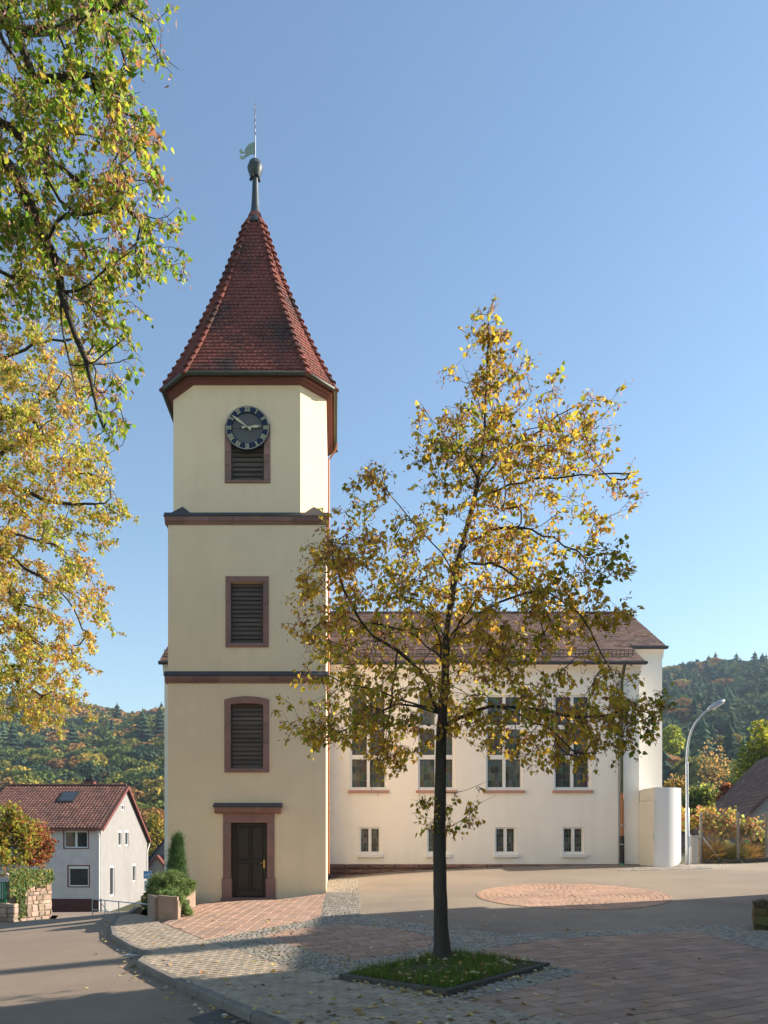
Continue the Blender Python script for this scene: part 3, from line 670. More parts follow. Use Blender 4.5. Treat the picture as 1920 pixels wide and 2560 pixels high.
# ================================================================== NAVE
NY = 30.0; m64 = F/NY
X_ = lambda px: (px-CX)/m64
ZN = lambda py: EYE+(HY-py)/m64
nave = thing('church_nave', (4, 33, g(4, 30)), 'long cream church nave with tall leaded windows and brown tiled roof', 'church')
Pn = lambda u, z, d: (u, NY+d, z)
bigw = [(X_(875.5+170*i), X_(966.5+170*i), ZN(1974), ZN(1737)) for i in range(4)]
smw = [(X_(899+169.5*i), X_(951+169.5*i), ZN(2134), ZN(2068)) for i in range(4)]
NX0, NX1, NZE = X_(411), X_(1598), ZN(1663); zp = ZN(2160)
mb = wall(MB(), NX0, NX1, -1.8, NZE, bigw+smw, Pn, 0.22)
EX1, EY = 13.42, 31.45
mb.add([(NX1,NY,-1.8),(NX1,EY,-1.8),(NX1,EY,NZE),(NX1,NY,NZE)], [(0,1,2,3)])
mb.add([(NX0,NY,-1.8),(NX0,NY+11,-1.8),(NX0,NY+11,NZE),(NX0,NY+5.3,12.1),(NX0,NY,NZE)], [(4,3,2,1,0)])
mb.add([(NX1-.1,EY,-1),(EX1,EY,-1),(EX1,EY,9.66),(NX1-.1,EY,9.66)], [(0,1,2,3)])
mb.add([(EX1,EY,-1),(EX1,NY+10,-1),(EX1,NY+10,9.0),(EX1,35.2,12.1),(EX1,EY,9.66)], [(0,1,2,3,4)])
mb.build('wall', MAT['plaster_nave'], nave)
# coved eaves
def cove(x0, x1, y, z, nm='coved_eaves'):
    pr = [(y-.16*(1-math.cos(a)), z-.36+.34*math.sin(a)) for a in np.linspace(0, math.pi/2, 9)]+[(y-.18,z),(y,z)]
    return MB().prism([(x0,a,b) for a, b in pr][::-1], (x1-x0,0,0)).build(nm, MAT['plaster_nave'], nave)
cove(NX0-.05, NX1+.06, NY-.001, NZE); cove(NX1+.07, EX1+.05, EY-.001, 9.62)
# roof
slope = 0.638; th = math.atan(slope); RY, RZ = 35.2, 12.22
def roofz(y): return RZ-slope*(RY-y)
deck = MB()
XA0, XA1, XB1 = X_(402), NX1+.13, EX1+.09; yA, yB = NY-.36, EY-.26
deck.prism([(XA0,yA,roofz(yA)),(XA0,RY,RZ),(XA0,RY,RZ-.14),(XA0,yA,roofz(yA)-.10)][::-1], (XA1-XA0,0,0))
deck.prism([(XA1-.001,yB,roofz(yB)),(XA1-.001,RY,RZ),(XA1-.001,RY,RZ-.14),(XA1-.001,yB,roofz(yB)-.10)][::-1], (XB1-XA1,0,0))
deck.prism([(XA0,RY,RZ),(XA0,RY+6.2,RZ-3.9),(XA0,RY+6.2,RZ-4.0),(XA0,RY,RZ-.14)][::-1], (XB1-XA0,0,0))
nroof = deck.build('roof', MAT['roof_tile_brown'], nave); set_col(nroof.data, (.6,.6,.6))
up = Vector((0, math.cos(th), math.sin(th))); nr = Vector((0,-math.sin(th), math.cos(th))); rest = []
row = 0; s = 0.0; Ls = (RY-yA)/math.cos(th)
mb = MB()
while s < Ls-.05:
    y = yA+s*math.cos(th); xe = XB1 if y > yB else XA1; x = XA0-(row % 2)*.09
    while x < xe-.02:
        x1 = min(x+.176, xe); x0 = max(x, XA0); c = random.uniform(.65,1.3); l = .020+random.uniform(-.004,.010); r_ = random.uniform(-.006,.006)
        b = Vector((0,y,roofz(y)))
        P = [Vector((x0,0,0))+b-up*(.015+r_)+nr*l, Vector((x1,0,0))+b-up*(.015-r_)+nr*l, Vector((x1,0,0))+b+up*.2+nr*.004, Vector((x0,0,0))+b+up*.2+nr*.004, Vector((x0,0,0))+b-up*(.015+r_)+nr*(l-.022), Vector((x1,0,0))+b-up*(.015-r_)+nr*(l-.022)]
        mb.add(P, [(0,1,2,3),(4,5,1,0)], (c, c*random.uniform(.92,1.05), c*random.uniform(.9,1.08)))
        x += .18
    s += .165; row += 1
mb.build('roof_tile', MAT['roof_tile_brown'], nroof, kind='stuff')
for i in range(int((XB1-XA0)/.4)): 
    x = XA0+i*.4; c = random.uniform(.7,1.1); MB().tube([(x,RY,RZ),(x+.42,RY,RZ+.012)], [.085,.10], 8, c=(c,c,c)).build('ridge_tile', MAT['roof_tile_brown'], nroof, True)
MB().tube([(XA0,yA-.05,roofz(yA)-.03),(XA1+.02,yA-.05,roofz(yA)-.03)], .065, 8).build('gutter', MAT['slate'], nave, True)
MB().tube([(XA1-.02,yB-.05,roofz(yB)-.03),(XB1+.02,yB-.05,roofz(yB)-.03)], .065, 8).build('gutter', MAT['slate'], nave, True)
sg = MB()
for (x0, x1, y) in ((XA0+.1, XA1-.2, yA+.55),):
    for h in (.08,.16,.24): sg.tube([(x0,y,roofz(y)+h+.02),(x1,y,roofz(y)+h+.02)], .009, 5)
    x = x0
    while x <= x1: sg.box((x-.01,y-.01,roofz(y)), (x+.01,y+.01,roofz(y)+.28)); x += .16
sg.build('snow_guard', MAT['old_copper'], nave)
# leaded windows
def lead_window(h, cols, rows, cc_, rr_, nm, fw=.075, sill=True, cells=True):
    y = NY+.13; x0, x1, z0, z1 = h
    win = MB().box((x0, y, z0), (x1, y+.02, z1)).build(nm, MAT['lead'], nave)
    mb = MB(); bw = fw
    mb.box((x0,y-.06,z0),(x0+bw,y-.001,z1)); mb.box((x1-bw,y-.06,z0),(x1,y-.001,z1)); mb.box((x0+bw,y-.06,z1-bw),(x1-bw,y-.001,z1)); mb.box((x0+bw,y-.06,z0),(x1-bw,y-.001,z0+bw*1.3))
    mx = (x0+x1)/2; mw = .115 if cells else .10
    for c in range(1, cols): mb.box((mx-mw/2,y-.075,z0+bw*1.3),(mx+mw/2,y-.001,z1-bw))
    zr = [z0+bw*1.3]+[z0+bw*1.3+(z1-z0-2.3*bw)*r_/rows for r_ in range(1, rows)]+[z1-bw]; tw = .17
    xr = [(x0+bw, mx-mw/2), (mx+mw/2, x1-bw)]
    for r_ in range(1, rows):
        for a, b in xr: mb.box((a,y-.07,zr[r_]-tw/2),(b,y-.001,zr[r_]+tw/2))
    mb.build('frame', MAT['white_paint'], win)
    mb = MB()
    for r_ in range(rows):
        a0 = zr[r_]+(tw/2 if r_ else 0); a1 = zr[r_+1]-(tw/2 if r_ < rows-1 else 0)
        for (xa, xb) in xr:
            dx, dz = (xb-xa)/cc_, (a1-a0)/rr_
            for i in range(cc_):
                for j in range(rr_):
                    t = Vector((random.uniform(-.012,.012), 0, random.uniform(-.012,.012))); e = .007
                    P = [(xa+i*dx+e, y-.012+t.x*-.5, a0+j*dz+e), (xa+(i+1)*dx-e, y-.012+t.x*.5, a0+j*dz+e), (xa+(i+1)*dx-e, y-.012+t.x*.5+t.z, a0+(j+1)*dz-e), (xa+i*dx+e, y-.012-t.x*.5+t.z, a0+(j+1)*dz-e)]
                    k = random.choice([(.8,.9,1.05),(1,1,.9),(1.2,1.0,.7),(.7,.95,.8),(1.25,1.25,1.2),(.8,.7,.65),(1.6,1.5,1.3),(.6,.65,.7)]); k = tuple(v*random.uniform(.7,1.2) for v in k)
                    if cells: MB().add(P, [(0,1,2,3)], k).build('pane', MAT['glass_lead'], win)
                    else: mb.add(P, [(0,1,2,3)], tuple(v*.5 for v in k))
    if mb.v: mb.build('pane', MAT['glass_lead'], win)
    return win
for h in bigw:
    wn = lead_window(h, 2, 3, 4, 4, 'tall_window')
    MB().bbox((h[0]-.09, NY-.10, h[2]-.13), (h[1]+.09, NY+.10, h[2]-.03), .01, (1.5,1.45,1.4)).build('sill', MAT['sandstone'], wn)
for h in smw:
    wn = lead_window(h, 2, 1, 3, 5, 'basement_window', fw=.06)
    MB().bbox((h[0]-.08, NY-.12, h[2]-.15), (h[1]+.09, NY+.10, h[2]-.02), .01).build('sill', MAT['white_paint'], wn)
# rock-faced plinth
items = []
for rw in range(6):
    z1 = zp-rw*.20; x = TX1+.03+random.uniform(-.2,0)
    while x < NX1+.02:
        L = random.uniform(.4,.95); x1 = min(x+L, NX1+.03); x0 = max(x, TX1+.03)
        if x1-x0 > .08 and z1 > g((x0+x1)/2, NY)-.08:
            e = .010; o_ = .05+random.uniform(-.01,.02); yb = NY-.025
            P = [Vector((x0+e,yb,z1-.19)),Vector((x1-e,yb,z1-.19)),Vector((x1-e,yb,z1-.008)),Vector((x0+e,yb,z1-.008))]
            Q = [p+Vector(((1 if i in (0,3) else -1)*.03,-o_-random.uniform(0,.02),(1 if i < 2 else -1)*.03)) for i, p in enumerate(P)]; cen = Vector(((x0+x1)/2+random.uniform(-.1,.1), yb-o_-.035, z1-.1))
            items.append((P+Q+[cen], [(0,1,5,4),(1,2,6,5),(2,3,7,6),(3,0,4,7),(4,5,8),(5,6,8),(6,7,8),(7,4,8)], rc(.7,1.25,.06)))
        x += L
pl = MB().box((TX1+.02, NY-.03, -1.0), (NX1+.02, NY+.02, zp-.005)).build('plinth', MAT['mortar'], nave)
pieces(pl, 'plinth_stone', items, MAT['plinth_stone'])
# downpipe in three materials
xd = X_(1553)
dpp = MB().tube([(xd,yA-.02,roofz(yA)-.08),(xd,NY-.2,NZE-.35),(xd,NY-.09,NZE-.7),(xd,NY-.09,ZN(1983))], .06, 10).build('downpipe', MAT['old_copper'], nave, True)
MB().tube([(xd,NY-.09,ZN(1983)),(xd,NY-.09,ZN(2090))], .065, 10).build('copper_section', MAT['copper_pipe'], dpp, True)
MB().tube([(xd,NY-.09,ZN(2090)),(xd,NY-.09,ZN(2166))], .085, 10).build('standpipe', MAT['iron'], dpp, True)
for z in (ZN(2065), ZN(2112), ZN(1850)): MB().tube([(xd,NY-.09,z),(xd,NY-.09,z+.04)], .095, 10).build('pipe_clamp', MAT['galvanised'], dpp)
MB().lathe([(.11,ZN(2170)),(.13,ZN(2166)),(.09,ZN(2158))], xd, NY-.09, 12).build('pipe_shoe', MAT['bin_green'], dpp)
MB().tube([(X_(1546),NY-.03,ZN(1700)),(X_(1546),NY-.03,ZN(2160))], .018, 6).build('lightning_conductor', MAT['galvanised'], nave)
# ================================================================== WHITE SHELTER POD
pg = g(12.3, 28.6)-.05; ztop = 3.76
pod = thing('curved_shelter', (12.4, 29.3, pg), 'white curved metal shelter standing at the right corner of the nave', 'shelter')
arc = [(11.94,28.6),(12.2,28.6)]+[(12.25+1.0*math.sin(a), 29.55-.95*math.cos(a)) for a in np.linspace(0.02, math.pi/2, 26)]+[(13.25,30.4),(13.25,31.4)]
V = []
for i, (x, y) in enumerate(arc):
    f_ = max(0, min(1, (x-12.5)/.76)); zb = pg+.04+.55*(1-math.sqrt(max(0, 1-f_**2)))
    cxy = Vector((12.2-x, 30.2-y, 0)).normalized()*.04
    V += [(x,y,zb),(x,y,ztop),(x+cxy.x,y+cxy.y,ztop),(x+cxy.x,y+cxy.y,zb)]
n = len(arc); Fs = [(i*4+k, (i+1)*4+k, (i+1)*4+(k+1) % 4, i*4+(k+1) % 4) for i in range(n-1) for k in range(4)]+[(3,2,1,0)]
MB().add(V, Fs).build('curved_panel', MAT['pod_white'], pod, True)
MB().prism([(x,y,ztop-.03) for x, y in [(11.96,28.63)]+[(12.25+.95*math.sin(a), 29.55-.9*math.cos(a)) for a in np.linspace(0, math.pi/2, 12)]+[(13.2,31.4),(11.96,31.4)]], (0,0,.02)).build('roof_panel', MAT['pod_white'], pod)
zt2 = ztop-.47
MB().box((11.92,28.62,zt2+.015),(11.96,29.98,ztop-.002)).build('side_panel', MAT['pod_cream'], pod)
pdoor = MB().box((11.895,28.585,pg+.06),(11.94,29.98,zt2)).build('door', MAT['pod_cream'], pod)
MB().box((11.885,28.60,pg+1.0),(11.897,28.63,pg+1.25)).build('lock', MAT['galvanised'], pdoor)
MB().box((12.15,28.7,pg-.3),(12.45,29.0,pg+.06)).build('foot', MAT['pod_white'], pod)
# ================================================================== STREET LAMP
LY = 31.0
lp = lambda px, py: at(px, py, LY)
lamp = thing('street_lamp', (lp(1720,2162).x, LY, g(lp(1720,2162).x, LY)), 'tall galvanised street lamp with bent arm beside the fence', 'street lamp')
b0 = lp(1719,2168)
MB().tube([b0, lp(1718,2022), lp(1718,2020)], [.085,.08,.06], 14).build('pole_base', MAT['galvanised'], lamp, True)
MB().tube([lp(1718,2022), lp(1717,1908), lp(1717,1906)], [.06,.058,.048], 12).build('pole', MAT['galvanised'], lamp, True)
MB().tube([lp(*p) for p in ((1717,1910),(1717,1890),(1719,1868),(1723,1845),(1729,1825),(1738,1808),(1750,1793),(1762,1781),(1772,1772))], [.046,.045,.044,.043,.042,.041,.040,.039,.038], 12).build('arm', MAT['galvanised'], lamp, True)
A, B = lp(1768,1777), lp(1811,1751); d = (B-A).normalized(); upv = Vector((-d.z,0,d.x))
def headring(t, wy, hz, lo): c = A.lerp(B, t); return [c+Vector((0,wy*math.cos(a),0))+upv*((hz if math.sin(a) > 0 else lo)*math.sin(a)) for a in np.linspace(0, 2*math.pi, 14, endpoint=False)]
loft([headring(t,wy,h,l) for t,wy,h,l in ((0,.05,.05,.04),(.08,.09,.08,.05),(.25,.13,.13,.06),(.7,.15,.13,.06),(.93,.11,.09,.05),(1,.04,.04,.03))]).build('lamp_head', MAT['galvanised'], lamp, True)
loft([[p-upv*.03 for p in headring(t,wy,.01,.07)] for t,wy in ((.3,.06),(.36,.11),(.7,.125),(.9,.09))]).build('lamp_glass', MAT['lamp_glass'], lamp, True)
MB().box((b0.x+.10,LY-.06,b0.z+.85),(b0.x+.14,LY+.06,b0.z+1.3)).build('service_hatch', MAT['galvanised'], lamp)
# ================================================================== HOUSES AND WALLS
def rect_window(parent, x0, x1, z0, z1, Pf, nm, sash=1, trim=None, shutter=True):
    """white window set into an opening; Pf(u,z,d)"""
    def bx(a, b, c, d, d0, d1, name, m, par):
        P = [Pf(a,c,d0),Pf(b,c,d0),Pf(b,d,d0),Pf(a,d,d0),Pf(a,c,d1),Pf(b,c,d1),Pf(b,d,d1),Pf(a,d,d1)]
        return MB().add(P, [(0,1,2,3),(7,6,5,4),(0,4,5,1),(1,5,6,2),(2,6,7,3),(3,7,4,0)]).build(name, MAT[m], par)
    win = bx(x0, x1, z0, z1, .14, .16, nm, 'glass_dark', parent)
    f = min(.09, (x1-x0)*.16); zs = z1-(.2 if shutter else f)
    bx(x0, x0+f, z0, zs, .06, .138, 'frame', 'white_paint', win); bx(x1-f, x1, z0, zs, .06, .138, 'frame', 'white_paint', win)
    bx(x0+f, x1-f, z0, z0+f, .06, .138, 'frame', 'white_paint', win); bx(x0, x1, zs, z1, .03, .138, 'shutter_box', 'white_paint', win)
    for s in range(1, sash):
        xm = x0+(x1-x0)*s/sash; bx(xm-f*.8, xm+f*.8, z0+f, zs, .05, .138, 'mullion', 'white_paint', win)
    if trim:
        t = .07
        for a, b, c, d in ((x0-t,x0,z0-t,z1+t),(x1,x1+t,z0-t,z1+t),(x0,x1,z1,z1+t),(x0,x1,z0-t,z0)): bx(a, b, c, d, -.02, .05, 'trim', trim, win)
    return win
HYF, HXG = 56.0, -17.03
hx = lambda px: (px-CX)/F*HYF
hz = lambda py: EYE+(HY-py)/F*HYF
house = thing('village_house', (-21, 60, -3.7), 'grey rendered two storey house with brown roof and skylight beyond the road', 'house')
HX0 = -26.4
fh = [(hx(160.5), hx(220), hz(2120), hz(2074)), (hx(171), hx(222.5), hz(2216), hz(2165))]
fh2 = [(HX0+1.2, HX0+2.6, fh[0][2], fh[0][3])]
Pfh = lambda u, z, d: (u, HYF+d, z)
Pgh = lambda u, z, d: (HXG-d, u, z)
gy_ = lambda px: HXG*F/(px-CX)
gz_ = lambda px, py: EYE+(HY-py)/F*gy_(px)
gh = [(gy_(275),gy_(286),gz_(280,2240),gz_(280,2163)),(gy_(296.5),gy_(305),gz_(300,2115),gz_(300,2075)),(gy_(313.5),gy_(322),gz_(318,2114),gz_(318,2075)),
      (gy_(332),gy_(340),gz_(336,2204),gz_(336,2159)),(gy_(304.5),gy_(311.5),gz_(308,2026),gz_(308,2011)),(gy_(318),gy_(326),gz_(322,2287),gz_(322,2263)),(gy_(337),gy_(344),gz_(340,2287),gz_(340,2258))]
plz = hz(2247)
apY, apZ, eF, eB, bY = 62.6, 6.25, 2.85, 2.02, 69.8
mb = wall(MB(), HX0, HXG, plz, eF, fh+fh2, Pfh, .2)
mb.build('wall', MAT['render_grey'], house)
MB().box((HX0-.03, HYF-.05, -5), (HXG+.0, HYF+.2, plz-.003)).build('plinth', MAT['plinth_maroon'], house)
mb = wall(MB(), HYF, bY, -5.0, 1.4, [h for h in gh if h[3] < 1.4], Pgh, .2)
hs = [h for h in gh if h[3] >= 1.4]
zcut = max(h[3] for h in hs if h[3] < 3.5)+.05
yl = lambda z: HYF+(z-eF)/(apZ-eF)*(apY-HYF) if z > eF else HYF
yr = lambda z: bY-(z-eB)/(apZ-eB)*(bY-apY) if z > eB else bY
for h in hs: wall(mb, h[0], h[1], h[2]-.001, h[3]+.001, [h], Pgh, .2)
# gable triangle split into strips around the attic openings
cuts = sorted({1.4, eB, eF, apZ}|{h[2] for h in hs}|{h[3] for h in hs}); 
for z0, z1 in zip(cuts[:-1], cuts[1:]):
    if z1-z0 < 1e-4: continue
    xs = [(max(h[0],0), h[1]) for h in hs if h[2] <= z0+1e-6 and h[3] >= z1-1e-6]; xs.sort()
    edges = [None]+[v for x in xs for v in x]+[None]
    for i in range(0, len(edges), 2):
        a0 = yl(z0) if edges[i] is None else edges[i]; a1 = yl(z1) if edges[i] is None else edges[i]
        b0 = yr(z0) if edges[i+1] is None else edges[i+1]; b1 = yr(z1) if edges[i+1] is None else edges[i+1]
        mb.add([(HXG,a0,z0),(HXG,b0,z0),(HXG,b1,z1),(HXG,a1,z1)], [(0,1,2,3)])
mb.add([(HX0,HYF,-5),(HX0,bY,-5),(HX0,bY,eB),(HX0,apY,apZ),(HX0,HYF,eF)], [(4,3,2,1,0)]); mb.add([(HX0,bY,-5),(HXG,bY,-5),(HXG,bY,eB),(HX0,bY,eB)], [(3,2,1,0)])
mb.build('gable_wall', MAT['render_sun_dimmed'], house)
rect_window(house, *fh[0], Pfh, 'window', 2, 'trim_red'); rect_window(house, *fh[1], Pfh, 'window', 1, 'trim_red'); rect_window(house, *fh2[0], Pfh, 'window', 2, 'trim_red')
for i, h in enumerate(gh): rect_window(house, *h, Pgh, 'window', 1, None, i < 4)
# roof with pantile rows
hdeck = MB(); ov = .35
sF = (apZ-eF)/(apY-HYF); sB = (apZ-eB)/(bY-apY)
hdeck.prism([(HX0-.3,HYF-ov,eF-ov*sF+.12),(HX0-.3,apY,apZ+.12),(HX0-.3,apY,apZ),(HX0-.3,HYF-ov,eF-ov*sF)][::-1], (HXG+.25-HX0+.3,0,0))
hdeck.prism([(HX0-.3,apY,apZ+.12),(HX0-.3,bY+ov,eB-ov*sB+.12),(HX0-.3,bY+ov,eB-ov*sB),(HX0-.3,apY,apZ)][::-1], (HXG+.25-HX0+.3,0,0))
hroof = hdeck.build('roof', MAT['roof_tile_house'], house); set_col(hroof.data, (.6,.6,.6))
thF = math.atan(sF); up = Vector((0, math.cos(thF), math.sin(thF))); nr = Vector((0,-math.sin(thF),math.cos(thF)))
def pantiles(origin, ux, up, nr, W, L, tw, tl, m, parent, off=.02):
    mb = MB(); nrow = int(L/tl); ncol = int(W/tw)
    for r_ in range(nrow):
        for c_ in range(ncol):
            o_ = origin+ux*(c_*tw)+up*(r_*tl); k = random.uniform(.7,1.25); V = []
            for s, l in ((-.01,.035),(tl+.03,.0)):
                for q, h in ((0,.0),(.25,.035),(.5,.045),(.75,.02),(1,-.002)): V.append(o_+ux*(q*tw)+up*s+nr*(off+l+h))
            V += [V[q]-nr*.03 for q in range(5)]
            mb.add(V, [(q,q+1,q+6,q+5) for q in range(4)]+[(10+q,11+q,q+1,q) for q in range(4)], (k,k*random.uniform(.92,1.05),k*.97))
    return mb.build('roof_tile', m, parent, kind='stuff')
pantiles(Vector((HX0-.3,HYF-ov,eF-ov*sF+.12)), Vector((1,0,0)), up, nr, HXG-HX0+.55, (apY-HYF+ov)/math.cos(thF), .255, .33, MAT['roof_tile_house'], hroof)
mb = MB()
for i in range(26): MB().tube([(HX0-.3+i*.375,apY,apZ+.17),(HX0-.3+i*.375+.39,apY,apZ+.18)], [.12,.14], 8, c=rc(.6,1)).build('ridge_tile', MAT['roof_tile_house'], hroof, True)
for y0, z0, y1, z1 in ((HYF-ov, eF-ov*sF, apY, apZ), (apY, apZ, bY+ov, eB-ov*sB)):
    MB().prism([(HXG+.26,y0,z0-.12),(HXG+.26,y1,z1-.12),(HXG+.26,y1,z1+.16),(HXG+.26,y0,z0+.16)], (.04,0,0)).build('verge_board', MAT['trim_red'], house)
MB().tube([(HX0-.3,HYF-ov-.06,eF-ov*sF+.02),(HXG+.25,HYF-ov-.06,eF-ov*sF+.02)], .07, 8).build('gutter', MAT['trim_red'], house)
MB().tube([(HXG-.1,HYF-ov-.06,eF-ov*sF),(HXG-.1,HYF-.06,eF-.7),(HXG-.1,HYF-.06,-4)], .05, 8).build('downpipe', MAT['white_paint'], house)
MB().tube([(HXG+.2,bY+ov,eB-ov*sB),(HXG+.06,bY-.1,eB-1.0),(HXG+.06,bY-.1,-4)], .05, 8).build('downpipe', MAT['white_paint'], house)
def roofpt(px, py):      # photo pixel on the front roof plane
    k = (HY-py)/F; Y = (eF+.12-EYE-sF*HYF)/(k-sF); return Vector(((px-CX)/F*Y, Y, EYE+k*Y))
q = [roofpt(*p) for p in ((143,2008),(183,2008),(200,1983),(158,1983))]
sk = MB().prism([p+nr*.02 for p in q], nr*.14).build('skylight', MAT['iron'], house)
cenq = sum(q, Vector())/4; MB().prism([cenq+(p-cenq)*.8+nr*.161 for p in q], nr*.01).build('pane', MAT['glass_dark'], sk)
ch = at(224, 1966, 63.2); chm = MB().box((ch.x-.42,62.9,5.2),(ch.x+.42,63.6,ch.z+.42)).build('chimney', MAT['trim_red'], house)
MB().box((ch.x-.48,62.85,ch.z+.42),(ch.x+.48,63.65,ch.z+.5)).build('chimney_cap', MAT['iron'], chm)
for dx in (-.2,.15): MB().lathe([(.12,ch.z+.5),(.12,ch.z+.72),(.14,ch.z+.74)], ch.x+dx, 63.25, 8).build('chimney_pot', MAT['iron'], chm)
# house with dark roof and red-edged gable shed, both behind the left house
def gable_house(nm, org, rdir, Wd, Ln, ze, slope, zb, lab, wm, rm, trim, cat='house', group=None, tiles=None, ov=.3):
    rdir = Vector((rdir[0],rdir[1],0)).normalized(); a = Vector((rdir.y,-rdir.x,0)); org = Vector((org[0],org[1],0)); zr = ze+slope*Wd/2
    t = thing(nm, (org.x+a.x*Wd/2+rdir.x*Ln/2, org.y+a.y*Wd/2+rdir.y*Ln/2, zb), lab, cat, group)
    C = lambda u, v, z: org+a*u+rdir*v+Vector((0,0,z))
    mb = MB()
    for v in (0, Ln): mb.add([C(0,v,zb),C(Wd,v,zb),C(Wd,v,ze),C(Wd/2,v,zr),C(0,v,ze)], [(0,1,2,3,4) if v == 0 else (4,3,2,1,0)])
    for u in (0, Wd): mb.add([C(u,0,zb),C(u,Ln,zb),C(u,Ln,ze),C(u,0,ze)], [(3,2,1,0) if u == 0 else (0,1,2,3)])
    mb.build('wall', MAT[wm], t)
    mb = MB(); d = .14
    for s in (0, 1):
        f = (lambda u: u) if s == 0 else (lambda u: Wd-u)
        mb.prism([C(f(-ov),-ov,ze-ov*slope+.02),C(f(Wd/2),-ov,zr+.02),C(f(Wd/2),-ov,zr+.02+d),C(f(-ov),-ov,ze-ov*slope+.02+d)], rdir*(Ln+2*ov))
    rf = mb.build('roof', MAT[rm], t)
    if rm.startswith('roof_tile'): set_col(rf.data, (.8,.8,.8))
    if trim:
        for s in (0, 1):
            f = (lambda u: u) if s == 0 else (lambda u: Wd-u)
            MB().prism([C(f(-ov),-ov-.04,ze-ov*slope-.1),C(f(Wd/2),-ov-.04,zr-.1),C(f(Wd/2),-ov-.04,zr+.2),C(f(-ov),-ov-.04,ze-ov*slope+.2)], rdir*.03).build('verge_board', MAT[trim], t)
    if tiles:
        upv = (a+Vector((0,0,slope))).normalized(); ux = -rdir; nn = ux.cross(upv) 
        if nn.z < 0: nn = -nn
        pantiles(C(-ov,-ov,ze-ov*slope+.02+d), rdir, upv, nn, Ln+2*ov, (Wd/2+ov)*math.sqrt(1+slope*slope), .3, .36, MAT[rm], rf)
    return t, C
p = at(372, 2182, 78)
hb, C = gable_house('village_house', (-17.8, 74), (.12,1), 9.5, 9, .2, 1.15, -5, 'white house with steep dark slate roof half hidden behind the tower', 'render_sun_dimmed', 'roof_slate_blue', None)
sh, C = gable_house('shed', (-17.6, 71), (.0,1), 2.4, 3, -1.05, 1.25, -5, 'small white shed with red verge boards beside the grey house', 'render_sun_dimmed', 'trim_red', 'trim_red', 'shed', ov=.15)
hr, C = gable_house('village_house', (25.0, 50.0), (.223,.975), 12.4, 13.1, 1.51, 1.08, -.5, 'low white house under a big brown tiled roof beyond the vines', 'render_sun_dimmed', 'roof_tile_dark', None, tiles=True)
for u, v in ((3.0,4.1),(4.1,9.0)): 
    q = C(u, v, 1.51+1.08*u+.2); MB().tube([q, q+Vector((-.05,0,.2)), q+Vector((-.2,0,.28)), q+Vector((-.28,0,.22))], .02, 6).build('snow_hook', MAT['galvanised'], hr)
# the neighbouring house outside the picture, whose shadow lies over the foreground
hn, C = gable_house('village_house', (14.3, -9), (0,1), 9.0, 23.0, 8.6, 1.15, -.5, 'tall white neighbouring house on the right side of the forecourt', 'render_sun_dimmed', 'roof_tile_dark', None)
hw_, C = gable_house('house_wing', (14.6, 14.4), (0,1), 6.6, 6.4, 6.05, 1.1, -.5, 'lower white wing of the neighbouring house by the forecourt', 'render_sun_dimmed', 'roof_tile_dark', None)
# stone walls
def stone_wall(nm, A, B, z0, z1, th, lab, m, sizes=(.16,.3,.25,.55), limit=300):
    A, B = Vector(A), Vector(B); L = (B-A).length; u = (B-A)/L; n = Vector((u.y,-u.x,0)); n = n if n.y < 0 else -n
    t = thing(nm, (A.x, A.y, z0), lab, 'wall')
    P = lambda s, d, z: A+u*s+n*d+Vector((0,0,z))
    core = MB().add([P(.03,-th,z0),P(L-.03,-th,z0),P(L-.03,-.03,z0),P(.03,-.03,z0),P(.03,-th,z1-.02),P(L-.03,-th,z1-.02),P(L-.03,-.03,z1-.02),P(.03,-.03,z1-.02)],
        [(0,1,2,3),(7,6,5,4),(0,4,5,1),(1,5,6,2),(2,6,7,3),(3,7,4,0)]).build('core', MAT['mortar'], t)
    z = z0
    while z < z1-.03:
        h = min(random.uniform(sizes[0], sizes[1]), z1-z); s = 0
        if z1-z-h < .08: h = z1-z
        while s < L-.02:
            l = random.uniform(sizes[2], sizes[3]); e = min(s+l, L)
            if L-e < .15: e = L
            g_ = .014; d = random.uniform(-.008,.03); j = lambda: random.uniform(-.038,.038)
            full = s == 0 or e == L or z+h >= z1-.01
            back = -th if full else -.12
            q = [(s+g_+j(),z+g_+j()),(e-g_+j(),z+g_+j()),(e-g_+j(),z+h-g_+j()),(s+g_+j(),z+h-g_+j())]
            q = [(min(max(a,0),L), b) for a, b in q]; cx, cz = (s+e)/2, z+h/2
            V = [P(a,back,b) for a, b in q]+[P(a,d-.02,b) for a, b in q]+[P(a+(cx-a)*.16,d+.015,b+(cz-b)*.2) for a, b in q]
            Fs = [(0,4,5,1),(1,5,6,2),(2,6,7,3),(3,7,4,0),(4,8,9,5),(5,9,10,6),(6,10,11,7),(7,11,8,4),(8,11,10,9),(0,1,2,3)]
            MB().add(V, Fs, rc(.68,1.25,.08)).build('stone', MAT[m], t); s = e
        z += h
    return t, P, L
wA, wB = Vector((-17.1,46.5,0)), Vector((-18.25,43.6,0))
sw, WP, WLn = stone_wall('stone_wall', wB, wA, -3.1, -.53, .6, 'tall sunlit sandstone wall overgrown with ivy beside the road', 'field_stone', (.20,.46,.25,.75))
for i in range(22):
    s = .08+i*(WLn-.1)/22
    V = [WP(s,.10,-.53),WP(s+.10,.10,-.53),WP(s+.14,-.6,-.06),WP(s+.04,-.6,-.06)]; V += [v+Vector((0,0,.05)) for v in V]
    MB().add(V, [(3,2,1,0),(4,5,6,7),(0,1,5,4),(1,2,6,5),(2,3,7,6),(3,0,4,7)], rc(.9,1.5,.05)).build('coping_tile', MAT['field_stone'], sw)
